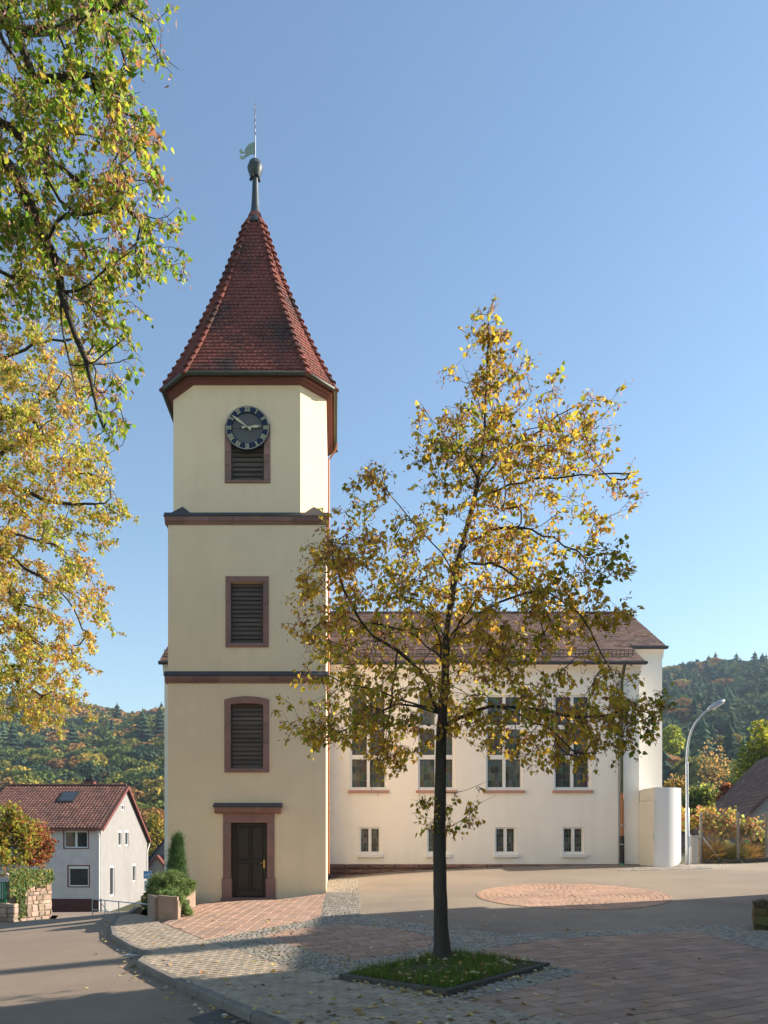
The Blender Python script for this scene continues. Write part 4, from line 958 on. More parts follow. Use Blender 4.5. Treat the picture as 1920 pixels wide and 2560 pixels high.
lw, LPf, LLn = stone_wall('garden_wall', (-20.5,43.3,0), (-17.9,43.0,0), -3.0, -1.68, .4, 'low mossy sandstone wall under the green gate', 'field_stone', (.2,.34,.3,.6))
rw, RPf, RLn = stone_wall('stone_wall', (8.03,14.78,0), (10.6,13.5,0), -.1, .575, .45, 'low dark mossy stone wall at the right edge of the forecourt', 'mossy_stone', (.14,.24,.2,.45))
# green gate
gt = thing('garden_gate', (-19,43.15,-1.7), 'green metal slatted gate panel left of the stone wall', 'gate')
gX1 = at(16,2205,43.15); 
MB().box((gX1.x-.09,43.11,-1.9),(gX1.x,43.2,gX1.z)).build('post', MAT['green_paint'], gt)
for i in range(18): MB().box((gX1.x-.2-i*.12,43.14,-1.64),(gX1.x-.13-i*.12,43.17,gX1.z-.03)).build('slat', MAT['green_paint'], gt)
for z in (-1.66, gX1.z-.07): MB().box((gX1.x-2.3,43.105,z),(gX1.x-.09,43.135,z+.06)).build('rail', MAT['green_paint'], gt)
# wire trellis above the gate
tr = thing('wire_trellis', (-19,45,-.4), 'bent wire trellis panel behind the green gate', 'trellis')
for i in range(9):
    a, b = at(0+i*1.0, 2205-i*5.0, 45.0), at(20+i*5, 2205-i*5.2, 45.0+i*.05); MB().tube([a+Vector((-.6,0,0)), a, b], .012, 5).build('wire', MAT['wire'], tr)
for f in (0,.3,.6,.9): 
    a, b = at(0+20*f,2206,45.0), at(8+50*f,2162,45.4); MB().tube([a, b], .012, 5).build('wire', MAT['wire'], tr)
# railing
rl = thing('railing', (-10,32,-1.6), 'thin grey metal railing along the lower lane', 'railing')
ra, rb = at(231,2248,34), at(402,2264,27)
MB().tube([ra, rb], .022, 8).build('top_rail', MAT['galvanised'], rl)
MB().tube([ra-Vector((0,0,.45)), rb-Vector((0,0,.45))], .018, 8).build('lower_rail', MAT['galvanised'], rl)
for t in (0,.22,.44,.66,.88,1):
    p = ra.lerp(rb, t); MB().tube([p, Vector((p.x,p.y,g(p.x,p.y)-.3))], .022, 8).build('post', MAT['galvanised'], rl)
MB().tube([ra.lerp(rb,.12), ra.lerp(rb,.42)-Vector((0,0,1.0))], .016, 6).build('brace', MAT['galvanised'], rl)
# living-street sign
sg_ = at(369, 2187, 38.0); sgn = thing('street_sign', (sg_.x,38,g(sg_.x,38)), 'blue street sign with white figures on a grey pole by the shrubs', 'sign')
MB().tube([(sg_.x+.01,38.05,g(sg_.x,38)-.2),(sg_.x+.01,38.05,sg_.z+.2)], .032, 8).build('pole', MAT['galvanised'], sgn)
MB().bbox((sg_.x-.2,37.98,sg_.z-.19),(sg_.x+.2,38.0,sg_.z+.19), .005).build('plate_border', MAT['white_paint'], sgn)
pl_ = MB().box((sg_.x-.18,37.972,sg_.z-.17),(sg_.x+.18,37.979,sg_.z+.17)).build('plate', MAT['sign_blue'], sgn)
def glyph(pts, nm): MB().prism([(sg_.x+a*.18, 37.971, sg_.z+b*.17) for a, b in pts], (0,-.004,0)).build(nm, MAT['white_paint'], pl_)
glyph([(.1,-.1),(.1,.35),(.38,.62),(.66,.35),(.66,-.1)], 'house_figure'); glyph([(-.75,-.3),(-.75,.0),(-.6,.1),(-.55,.4),(-.4,.4),(-.36,.1),(-.2,-.1),(-.3,-.6),(-.42,-.2),(-.6,-.7)], 'person_figure')
glyph([(.0,-.75),(.05,-.5),(.25,-.35),(.55,-.35),(.75,-.55),(.8,-.75)], 'car_figure'); glyph([(-.15,.1),(-.12,.3),(0,.3),(.02,.05),(.0,-.3),(-.1,-.05),(-.16,-.35)], 'child_figure')
MB().box((sg_.x-.16,37.99,sg_.z-.75),(sg_.x+.16,38.0,sg_.z-.3)).build('lower_plate', MAT['white_paint'], sgn)
# fence, garden, cabinet, bin
FY = 33.0
fn = thing('chain_link_fence', (15.5,FY,g(15.5,FY)), 'chain link fence on concrete posts in front of the vines', 'fence')
fx = [at(px, 2100, FY).x for px in (1752,1845,1916,2010)]
gzf = lambda x: g(x, FY)
for x in fx: MB().bbox((x-.045,FY-.045,gzf(x)-.3),(x+.045,FY+.045,at(1800,2030,FY).z), .015).build('post', MAT['post_concrete'], fn)
ztop_ = at(1800,2036,FY).z; mb = MB(); x0, x1, zb_ = fx[0], fx[-1], gzf(fx[0])+.05; Hh = ztop_-zb_; stp = .085
k = -Hh
while k < x1-x0:
    for s in (1, -1):
        a0, a1 = max(k, 0), min(k+Hh, x1-x0)
        if a1 > a0:
            za = lambda a: zb_+(a-k) if s == 1 else zb_+Hh-(a-k)
            mb.tube([(x0+a0,FY+s*.003,za(a0)),(x0+a1,FY+s*.003,za(a1))], .0024, 3, False)
    k += stp
mb.build('wire_mesh', MAT['wire'], fn, kind='stuff')
for z in (ztop_, zb_+Hh*.5, zb_): MB().tube([(x0,FY-.01,z),(x1,FY-.01,z)], .006, 5).build('tension_wire', MAT['wire'], fn)
MB().tube([(x0+.05,FY,zb_+1.1),(x0+.95,FY,zb_-.1)], .03, 6).build('brace', MAT['concrete_grey'], fn)
zc = gzf(16); ks = thing('fence_kerb', (16,FY,zc), 'dark low concrete edging under the chain link fence', 'edging')
n_k = 8
for i in range(n_k):
    xa, xb = fx[0]+i*(fx[-1]-fx[0]+2)/n_k, fx[0]+(i+1)*(fx[-1]-fx[0]+2)/n_k-.015
    MB().bbox((xa,FY-.14,min(gzf(xa),gzf(xb))-.3),(xb,FY-.08,max(gzf(xa),gzf(xb))+.14), .01).build('edging_block', MAT['edge_stone'], ks)
c0, c1 = at(1729,2092,32.2), at(1746,2150,32.2)
cb = thing('utility_cabinet', (c0.x+.3,32.4,c1.z), 'pale grey utility cabinet behind the street lamp', 'cabinet')
MB().bbox((c0.x,32.2,c1.z-.15),(c1.x,32.6,c0.z), .012).build('body', MAT['concrete_grey'], cb)
MB().bbox((c0.x-.03,32.17,c0.z),(c1.x+.03,32.63,c0.z+.05), .01).build('lid', MAT['concrete_grey'], cb)
MB().box((c0.x+.02,32.19,c1.z),(c1.x-.02,32.199,c0.z-.04)).build('door', MAT['concrete_grey'], cb)
b0, b1 = at(1873,2132,34.6), at(1893,2100,34.6)
bn = thing('garden_bin', (b0.x+.2,34.8,b0.z), 'green plastic garden bin behind the chain link fence', 'bin')
MB().prism([(b0.x+.03,34.6,b0.z-.3),(b1.x-.03,34.6,b0.z-.3),(b1.x,34.6,b1.z),(b0.x,34.6,b1.z)], (0,.4,0)).build('body', MAT['bin_green'], bn)
MB().bbox((b0.x-.03,34.55,b1.z),(b1.x+.03,35.05,b1.z+.06), .02).build('lid', MAT['bin_green'], bn)
for i in range(4): MB().box((b0.x+.05+i*.09,34.585,b0.z-.25),(b0.x+.08+i*.09,34.602,b1.z-.05)).build('rib', MAT['bin_green'], bn)
# planter trough
pz = g(-4.2,19.5)
plt = thing('planter', (-4.3,20.5,pz), 'tall concrete planter trough against the tower corner', 'planter')
pa, pb = ground(396,2302), ground(443,2299)
def upright(P0, P1, h0, h1, th, nm):
    u = (P1-P0); u.z = 0; u.normalize(); n = Vector((-u.y,u.x,0))*th; V = []
    for P, h in ((P0,h0),(P1,h1)):
        zz = g(P.x,P.y); V += [Vector((P.x,P.y,zz-.2)), Vector((P.x,P.y,zz+h)), Vector((P.x+n.x,P.y+n.y,zz+h)), Vector((P.x+n.x,P.y+n.y,zz-.2))]
    return MB().add(V, [(0,1,2,3),(7,6,5,4),(0,4,5,1),(1,5,6,2),(2,6,7,3),(3,7,4,0)]).build(nm, MAT['concrete'], plt)
upright(pa, pb, .62, .55, .12, 'front_panel')
pc = ground(489,2264); pm = pb.lerp(pc, .33); pm2 = pb.lerp(pc, .64)
upright(pb+Vector((.02,.01,0)), pm, .46, .30, .10, 'side_panel'); upright(pm, pm2, .34, .42, .10, 'side_panel'); upright(pm2, pc, .46, .46, .10, 'side_panel')
pd = Vector((-5.4,22.7,0)); pe = Vector((pa.x-.5,pa.y+1.5,0))
upright(pa+Vector((-.0,.1,0)), pe, .6, .55, .12, 'side_panel'); upright(pe, pd, .5, .4, .12, 'side_panel')
so_ = [(pa.x+.1,pa.y+.15),(pb.x-.1,pb.y+.15),(pc.x-.15,pc.y-.05),(-4.9,22.7),(pd.x,pd.y),(pe.x+.1,pe.y)]
MB().add([Vector((x,y,g(x,y)+.36)) for x, y in so_], [tuple(range(len(so_)))]).build('soil', MAT['soil'], plt)
# tree pit edging
tp = thing('tree_pit', pit_c, 'square stone edged tree pit round the lime trunk', 'tree pit')
for i in range(4):
    A, B = PIT[i], PIT[(i+1) % 4]; u = (B-A).normalized(); n = Vector((-u.y,u.x,0)); nst = 3
    if (pit_c-A).dot(n) < 0: n = -n
    for s in range(nst):
        a, b = A.lerp(B, s/nst)+u*(.004+(0 if s else .0)), A.lerp(B, (s+1)/nst)-u*.004; V = []
        if s == nst-1: b = b-u*.09
        for p in (a, b):
            z = g(p.x,p.y); V += [p+Vector((0,0,z-p.z-.1)), p+Vector((0,0,z-p.z+.05)), p+n*.012+Vector((0,0,z-p.z+.062)), p+n*.078+Vector((0,0,z-p.z+.062)), p+n*.09+Vector((0,0,z-p.z+.05)), p+n*.09+Vector((0,0,z-p.z-.1))]
        MB().add(V, [(5,4,3,2,1,0),(6,7,8,9,10,11)]+[(q,(q+1) % 6,6+(q+1) % 6,6+q) for q in range(6)]).build('edging_stone', MAT['edge_stone'], tp)
sv = []; fs = []
for i in range(9):
    for j in range(9):
        p = PIT[0].lerp(PIT[1], i/8).lerp(PIT[3].lerp(PIT[2], i/8), j/8); p = pit_c+(p-pit_c)*.97
        e = min(i,8-i,j,8-j)/4; sv.append(Vector((p.x,p.y,g(p.x,p.y)+.03+.07*e+random.uniform(-.01,.01))))
MB().add(sv, [(i*9+j,(i+1)*9+j,(i+1)*9+j+1,i*9+j+1) for i in range(8) for j in range(8)]).build('soil', MAT['soil'], tp)
# ================================================================== VEGETATION
def unit(v): return v/np.maximum(np.linalg.norm(v, axis=-1, keepdims=True), 1e-9)
LEAF = np.array([(.06,0,0),(-.06,.26,.04),(.26,.50,.10),(.68,.32,.05),(1.08,0,-.10),(.68,-.32,.05),(.26,-.50,.10),(-.06,-.26,.04)])
LEAF_T = np.array([(0,1,2),(0,2,3),(0,3,4),(0,4,5),(0,5,6),(0,6,7)])
QUAD = np.array([(0,-.5,0),(1,-.5,0),(1,.5,0),(0,.5,0)]); QUAD_T = np.array([(0,1,2),(0,2,3)])
BRACT = np.array([(0,0,0),(.4,.10,.04),(1,.03,-.05),(.45,-.10,.04)]); BRACT_T = np.array([(0,1,2),(0,2,3)])
BLADE = np.array([(0,-.5,0),(0,.5,0),(1,0,0)]); BLADE_T = np.array([(0,1,2)])
def scatter(tmpl, tris, pos, d, size, cols, nrm=None, wid=1.0):
    """one template per position, x axis along d"""
    n = len(pos); d = unit(d)
    if nrm is None: nrm = rng.normal(size=(n,3))
    b = unit(np.cross(nrm, d)); c = np.cross(d, b)
    size = np.broadcast_to(size, (n,)); wid = np.broadcast_to(wid, (n,))
    V = pos[:,None,:]+size[:,None,None]*(tmpl[None,:,0,None]*d[:,None,:]+wid[:,None,None]*tmpl[None,:,1,None]*b[:,None,:]+tmpl[None,:,2,None]*c[:,None,:])
    k = len(tmpl); T = (tris[None]+np.arange(n)[:,None,None]*k).reshape(-1,3)
    return V.reshape(-1,3), T, np.repeat(cols, k, 0)
def merge(parts):
    V = []; T = []; C = []; n = 0
    for v, t, c in parts: V.append(v); T.append(t+n); C.append(c); n += len(v)
    return np.concatenate(V), np.concatenate(T), np.concatenate(C)
def pick(pal, n, s=.18):
    w_ = np.array([p[0] for p in pal]); i = rng.choice(len(pal), n, p=w_/w_.sum()); c = np.array([p[1] for p in pal])[i]
    return np.clip(c*(1+rng.normal(size=(n,1))*s)*(1+rng.normal(size=(n,3))*.06), .003, 1)
def pick_sp(pal, pos, s=.18, k=1.5):
    """palette ordered green to brown, chosen by clumps"""
    ph = pos@np.array([[1.9,.7,-.4],[.5,1.6,.9],[-.8,.6,1.7]])*k; v = (np.sin(ph[:,0])+np.sin(ph[:,1]+2)+np.sin(ph[:,2]+4))/6+.5
    u = np.clip(v*.62+rng.random(len(pos))*.62-.12, 0, .9999); w_ = np.cumsum([p[0] for p in pal]); i = np.searchsorted(w_/w_[-1], u); c = np.array([p[1] for p in pal])[i]
    return np.clip(c*(1+rng.normal(size=(len(pos),1))*s)*(1+rng.normal(size=(len(pos),3))*.06), .003, 1)
def grow(limbs, targets, step=.16):
    P = []; par = []; lev = []; D = []
    def add_path(pts, p0, l):
        last = p0
        for q in pts:
            P.append(np.array(q, float)); par.append(last)
            D.append((P[-1]-P[last]) if last >= 0 else np.array([0,0,1.])); lev.append(l); last = len(P)-1
    for i, L in enumerate(limbs):
        L = [np.array(p, float) for p in L]; pts = [L[0]]
        for a, b in zip(L[:-1], L[1:]):
            n = max(1, int(np.linalg.norm(b-a)/step)); pts += [a+(b-a)*(k+1)/n for k in range(n)]
        pts = np.array(pts)
        for _ in range(2):
            if len(pts) > 4: pts[1:-1] = (pts[:-2]+2*pts[1:-1]+pts[2:])/4
        pts[1:-1] += rng.normal(size=pts[1:-1].shape)*step*(.09 if i else .015)
        if i == 0: add_path(pts, -1, 0)
        else:
            A = np.array(P); j = int(np.argmin(((A-pts[0])**2).sum(1))); add_path(pts[1:], j, 0 if i == 0 else 1)
    T = np.array(targets, float); A = np.array(P)
    dist = np.array([np.sqrt(((A-t)**2).sum(1)).min() for t in T])
    for t in T[np.argsort(dist)]:
        A = np.array(P); v = t-A; L = np.linalg.norm(v, axis=1); dd = unit(np.array(D)); cs = (v*dd).sum(1)/np.maximum(L, 1e-6)
        j = int(np.argmin(L*(1.35-.35*cs))); L = L[j]
        if L < .06: continue
        c = A[j]+dd[j]*L*.35+np.array([0,0,.08*L]); n = max(2, int(L/step)); s = np.linspace(0,1,n+1)[1:,None]
        pts = (1-s)**2*A[j]+2*s*(1-s)*c+s*s*t
        pts[:-1] += rng.normal(size=pts[:-1].shape)*step*.07
        add_path(pts, j, 2)
    return np.array(P), np.array(par), np.array(lev)
def skeleton_mesh(P, par, rbase, rtip, taper=None):
    n = len(P); kids = [[] for _ in range(n)]
    for i, p in enumerate(par):
        if p >= 0: kids[p].append(i)
    tips = np.zeros(n)
    for i in range(n-1, -1, -1):
        if not kids[i]: tips[i] = 1
        if par[i] >= 0: tips[par[i]] += tips[i]
    e = math.log(max(tips[0], 2))/math.log(rbase/rtip); r = rtip*tips**(1/e)
    if taper:
        z0, z1, f_ = taper; tt = np.clip((z1-P[:,2])/(z1-z0), 0, 1); r = np.where((tips > tips[0]*.5) & (P[:,2] < z1), r*(1+(f_-1)*tt), r)
    mb = MB(); stack = [(0, -1)]
    while stack:
        s, pr = stack.pop(); chain = ([pr] if pr >= 0 else [])+[s]
        while kids[chain[-1]]:
            ks = sorted(kids[chain[-1]], key=lambda k: -tips[k]); node = chain[-1]
            for k in ks[1:]: stack.append((k, node))
            chain.append(ks[0])
        rad = [r[c] for c in chain]
        if pr >= 0: rad[0] = min(r[pr], rad[1]*1.25)
        rad[-1] *= .5
        big = max(rad)
        mb.tube([P[c] for c in chain], rad, 12 if big > .05 else (6 if big > .015 else 4), False)
    return mb, r, tips
def foliage(P, par, lev, pal, brpal, size, per, br, droop=.6, twig=.2, gap=1.0, frac=.75, keep=None):
    """leaf clusters along the finest branches; returns leaf and twig geometry"""
    idx = np.where(lev >= 2)[0]; idx = idx[rng.random(len(idx)) < (frac if keep is None else keep[idx]*frac)]
    cen = P.mean(0); parts = []; tw = MB()
    base = np.repeat(P[idx], 1, 0); out = unit(base-cen)
    d = unit(out*.5+rng.normal(size=base.shape)*.8+np.array([0,0,-droop*.4])); L = twig*rng.uniform(.5,1.4,len(base)); tip = base+d*L[:,None]+np.array([0,0,-1])*(L*L*droop)[:,None]
    for a, b in zip(base, tip): tw.tube([a, (a+b)/2+np.array([0,0,.02]), b], [.0042,.0034,.002], 3, False)
    n = len(base); k = rng.poisson(per, n); j = np.repeat(np.arange(n), k); t = rng.uniform(.15,1.0,len(j))[:,None]
    pos = base[j]*(1-t)+tip[j]*t+rng.normal(size=(len(j),3))*.035
    dl = unit(rng.normal(size=pos.shape)*.65+np.array([0,0,-1])*droop+out[j]*.3); pos = pos+dl*.03
    parts.append(scatter(LEAF, LEAF_T, pos, dl, size*rng.uniform(.62,1.25,len(pos)), pick_sp(pal, pos), wid=rng.uniform(.7,1.0,len(pos))))
    if br > 0:
        k = rng.poisson(br, n); j = np.repeat(np.arange(n), k); t = rng.uniform(.2,1.1,len(j))[:,None]
        pos = base[j]*(1-t)+tip[j]*t+rng.normal(size=(len(j),3))*.04
        parts.append(scatter(BRACT, BRACT_T, pos, unit(rng.normal(size=pos.shape)*.6+np.array([0,0,-.8])), size*rng.uniform(.7,1.2,len(pos)), pick(brpal, len(pos)), wid=1.3))
    return merge(parts), tw
def poly_targets(poly, n, Y0, dep, mind, noise=.0, axis=None, seed=0):
    xs = [p[0] for p in poly]; ys = [p[1] for p in poly]; out = []; tries = 0; r = np.random.default_rng(seed)
    ph = r.uniform(0,6,6)
    while len(out) < n and tries < n*60:
        tries += 1; px, py = r.uniform(min(xs),max(xs)), r.uniform(min(ys),max(ys))
        if not inside((px,py), poly): continue
        if axis:
            row = [a for a in np.arange(min(xs), max(xs), 12) if inside((a,py), poly)]
            if not row: continue
            c, h = (row[0]+row[-1])/2, max(20, (row[-1]-row[0])/2); hd = h*axis/F*Y0; y = Y0+r.uniform(-1,1)*hd*math.sqrt(max(.05, 1-((px-c)/h)**2))
        else: y = Y0+r.uniform(-dep, dep)
        p = at(px, py, Y0); p = np.array([p.x, y, p.z])                 # silhouette fixed at the tree's own distance
        if noise and math.sin(p[0]*3.1+ph[0])+math.sin(p[1]*3.7+ph[1])+math.sin(p[2]*2.9+ph[2]) < noise: continue
        if out and ((np.array(out)-p)**2).sum(1).min() < mind*mind: continue
        out.append(p)
    return out
# ------------------------------------------------------------------ the lime tree in the middle
CY = 11.27
c_ = lambda px, py, dy=0: tuple(at(px, py, CY)+Vector((0, dy, 0)))
lime = thing('lime_tree', (1.58, CY, g(1.58, CY)), 'slender lime tree with yellow autumn leaves in the stone edged pit', 'tree')
leader = [c_(1105,2440),c_(1104,2400),c_(1101,2250),c_(1098,2100),c_(1102,1950),c_(1103,1820),c_(1112,1720),c_(1116,1600),c_(1130,1480),c_(1150,1380),c_(1176,1290),c_(1196,1200),c_(1211,1100),c_(1213,1000),c_(1220,880),c_(1222,780)]
limbs = [leader,
 [c_(1103,1800),c_(1065,1715,-.1),c_(1030,1655,-.2),c_(985,1633,-.3),c_(930,1615,-.35),c_(872,1530,-.4),c_(838,1450,-.4),c_(824,1365,-.4)],
 [c_(1103,1790),c_(1055,1757,.1),c_(1000,1750,.15),c_(925,1785,.2),c_(870,1822,.2),c_(800,1845,.25)],
 [c_(1110,1815),c_(1150,1790,.1),c_(1205,1765,.2),c_(1260,1755,.3),c_(1345,1762,.3),c_(1430,1777,.35),c_(1500,1790,.4),c_(1560,1775,.4),c_(1610,1745,.4)],
 [c_(1250,1758,.25),c_(1310,1792,.1),c_(1362,1812,0),c_(1400,1850,-.1),c_(1440,1905,-.2)],
 [c_(1116,1600),c_(1160,1565,-.2),c_(1230,1530,-.5),c_(1310,1505,-.6),c_(1370,1530,-.7),c_(1420,1600,-.8),c_(1445,1645,-.8)],
 [c_(1116,1610),c_(1085,1525,.2),c_(1045,1480,.35),c_(1000,1465,.45),c_(940,1470,.6)],
 [c_(1140,1430),c_(1180,1398,.2),c_(1215,1380,.3),c_(1275,1387,.5),c_(1345,1415,.7),c_(1430,1470,.8)],
 [c_(1152,1375),c_(1190,1347,-.2),c_(1250,1340,-.4),c_(1330,1378,-.6),c_(1400,1420,-.7)],
 [c_(1140,1440),c_(1100,1400,-.2),c_(1050,1350,-.3),c_(1000,1300,-.4),c_(962,1262,-.4),c_(945,1205,-.4)],
 [c_(1200,1185),c_(1165,1150,.1),c_(1130,1090,.2),c_(1090,1020,.3),c_(1055,975,.3)],
 [c_(1190,1230),c_(1240,1150,.1),c_(1300,1085,.2),c_(1355,1060,.3),c_(1410,1005,.4),c_(1490,958,.4)],
 [c_(1185,1260),c_(1235,1235,-.2),c_(1330,1220,-.3),c_(1430,1222,-.4),c_(1570,1212,-.4)],
 [c_(1212,1060),c_(1175,990,-.15),c_(1150,930,-.2)], [c_(1214,1000),c_(1260,930,.1),c_(1290,880,.15)],
 [c_(1108,1760),c_(1120,1690,.5),c_(1140,1650,1.0),c_(1150,1600,1.3)], [c_(1108,1770),c_(1100,1700,-.5),c_(1080,1660,-1.0),c_(1060,1610,-1.3)],
 [c_(1116,1640),c_(1150,1560,-.6),c_(1190,1510,-1.1)], [c_(1120,1560),c_(1070,1500,.7),c_(1030,1460,1.1)],
 [c_(1100,1780),c_(960,1720,.4),c_(880,1690,.6),c_(800,1650,.8),c_(735,1690,.9)], [c_(1116,1650),c_(1020,1570,.1),c_(900,1560,-.1),c_(800,1530,-.2),c_(745,1560,-.2)],
 [c_(985,1633,-.3),c_(975,1760,-.4),c_(965,1850,-.45),c_(940,1900,-.45)],
 [c_(1098,2085),c_(1150,2055,-.1),c_(1190,2015,-.15),c_(1235,1990,-.2)], [c_(1102,1990),c_(1140,1985,.1),c_(1190,1965,.15),c_(1225,1950,.2)], [c_(1099,2000),c_(1060,2008,-.1),c_(1025,2000,-.15)]]
SIL = [(1222,758),(1250,800),(1290,860),(1300,930),(1360,940),(1450,935),(1530,940),(1540,990),(1510,1030),(1510,1100),(1500,1160),(1560,1190),(1635,1215),(1600,1255),(1520,1290),(1500,1340),(1450,1370),(1520,1420),(1580,1400),(1560,1470),(1575,1530),(1520,1580),(1480,1640),(1560,1690),(1635,1720),(1645,1790),(1620,1840),(1560,1870),(1480,1900),(1470,1955),(1400,1965),(1350,1920),(1300,1870),(1200,1850),(1100,1840),(1040,1880),(980,1940),(935,1925),(900,1870),(860,1845),(800,1865),(735,1835),(705,1780),(690,1720),(678,1680),(722,1640),(700,1575),(705,1530),(745,1480),(740,1410),(765,1345),(800,1290),(850,1240),(890,1200),(950,1220),(1000,1290),(1060,1320),(1110,1300),(1120,1230),(1030,1210),(1015,1130),(1040,1060),(1000,980),(1040,950),(1110,990),(1160,960),(1150,900),(1180,830),(1195,780)]
tg = poly_targets(SIL, 1200, CY, 0, .125, noise=-.88, axis=.62, seed=3)
low = [(1030,1930),(1060,1985),(1020,2000),(1110,2080),(1150,2085),(1200,2060),(1235,1985),(1230,1950),(1170,1990),(1130,1990)]
tg += poly_targets(low, 16, CY, .2, .12, seed=5)
P, par, lev = grow(limbs, tg)
mb, rr_, tips = skeleton_mesh(P, par, .074, .0034, (-.2, 3.6, 1.5))
mb.build('trunk', MAT['bark'], lime, True)
flare = MB(); n = 16; base = Vector((1.58, CY, g(1.58, CY)))
loft([[base+Vector((-.03*z+1.0*r_*(1+.12*math.sin(3*a+z*4))*math.cos(a), r_*(1+.12*math.sin(3*a+z*4))*math.sin(a), z)) for a in np.linspace(0,2*math.pi,n,endpoint=False)] for z, r_ in ((-.1,.22),(.06,.17),(.16,.133),(.35,.110),(.75,.085))], False).build('root_flare', MAT['bark'], lime, True)
GOLD = [(.10,(.13,.17,.022)),(.24,(.26,.27,.03)),(.33,(.46,.34,.04)),(.24,(.58,.39,.045)),(.09,(.35,.18,.06))]
BR = [(.6,(.40,.19,.105)),(.4,(.27,.12,.07))]
(V,T,C), tw = foliage(P, par, lev, GOLD, BR, .070, 6.2, 8.5, twig=.19, frac=.95)
tw.build('twigs', MAT['bark'], lime, kind='stuff')
cr_ = link(fast_mesh('crown', V, T, C), 'crown', MAT['leaf'], lime); cr_['kind'] = 'stuff'
# ------------------------------------------------------------------ overhanging limes on the left
AY = 8.6; a_ = lambda px, py, dy=0: tuple(at(px, py, AY)+Vector((0, dy, 0)))
nt_ = thing('lime_tree', (-6.4, AY, g(-6.4, AY)), 'near lime tree whose green and yellow branches hang in at top left', 'tree')
tx_ = -6.4; zg = g(tx_, AY)
trunk = [(tx_,AY,zg-.2),(tx_,AY,3),(tx_+.1,AY,6),(tx_+.2,AY,9),(tx_+.2,AY,11.5),(tx_+.3,AY,13)]
limbs = [trunk,
 [(tx_+.2,AY,9.2),a_(-300,-20),a_(-80,-10),a_(9,38),a_(43,75),a_(69,156),a_(84,197),a_(113,243)], [(tx_+.1,AY,8.0),a_(-300,-40,-.3),a_(-60,20,-.3),a_(0,58,-.3),a_(17,136,-.3),a_(46,197,-.3),a_(95,249,-.3)],
 [(tx_+.1,AY,7.0),a_(-300,140,.3),a_(-80,215,.3),a_(0,260,.3),a_(87,327,.3),a_(162,388,.3),a_(205,412,.3),a_(300,470,.3)], [a_(87,327,.3),a_(98,350,.2),a_(107,402,.1),a_(104,451,.1),a_(136,498,.1),a_(210,520,.1)],
 [(tx_,AY,6.0),a_(-250,330,-.2),a_(-60,430,-.2),a_(40,450,-.2),a_(69,486,-.2),a_(95,555,-.2),a_(124,628,-.2),a_(145,666,-.2),a_(168,710,-.2),a_(174,762,-.2),a_(171,814,-.2),a_(179,878,-.2),a_(188,936,-.2),a_(205,1000,-.2),a_(215,1060,-.2)],
 [a_(188,936,-.2),a_(215,960,-.2),a_(246,945,-.25),a_(290,920,-.3),a_(347,876,-.3)], [a_(174,790,-.2),a_(195,860,-.1),a_(222,920,-.1),a_(240,1000,-.1),a_(262,1080,-.1),a_(285,1130,-.1)],
 [(tx_+.1,AY,5.5),a_(-250,560,.4),a_(-40,610,.4),a_(30,640,.4),a_(95,680,.4)], [a_(84,197),a_(150,190),a_(220,190),a_(300,180)], [a_(113,60,.2),a_(200,-40,.2),a_(330,-20,.2),a_(380,90,.2),a_(440,130,.2)], [a_(174,762,-.2),a_(210,770,-.2),a_(260,720,-.2),a_(330,670,-.2)]]
PA = [(-250,-250),(330,-250),(350,30),(430,120),(390,150),(340,180),(340,235),(395,290),(370,345),(310,370),(330,410),(385,440),(440,490),(450,570),(400,610),(370,640),(335,690),(310,770),(240,790),(190,760),(120,740),(60,720),(-250,700)]
tg = poly_targets(PA, 760, AY, .9, .13, noise=-1.7, seed=11)
HG = [(175,850),(240,860),(350,870),(355,910),(290,950),(315,1020),(310,1080),(290,1130),(240,1145),(210,1060),(185,960)]
tg += poly_targets(HG, 46, AY, .35, .10, seed=12)
P, par, lev = grow(limbs, tg, .15)
mb, rr_, tips = skeleton_mesh(P, par, .22, .0035); mb.build('trunk', MAT['bark'], nt_, True)
GRN = [(.10,(.08,.14,.02)),(.42,(.175,.29,.03)),(.28,(.34,.38,.045)),(.14,(.50,.38,.05)),(.06,(.34,.17,.08))]
BR2 = [(.6,(.45,.26,.17)),(.4,(.32,.15,.08))]
(V,T,C), tw = foliage(P, par, lev, GRN, BR2, .066, 9.4, 11.0, twig=.18, droop=.8, frac=.9, keep=np.where(P[:,2] < at(0,800,AY).z, .26, 1.0))
tw.build('twigs', MAT['bark'], nt_, kind='stuff')
cr_ = link(fast_mesh('crown', V, T, C), 'crown', MAT['leaf'], nt_); cr_['kind'] = 'stuff'
BY = 17.0; b_ = lambda px, py, dy=0: tuple(at(px, py, BY)+Vector((0, dy, 0)))
bx0 = -12.2; zg = g(bx0, BY)
ft = thing('lime_tree', (bx0, BY, zg), 'farther lime tree of yellow and pinkish foliage along the left edge', 'tree')
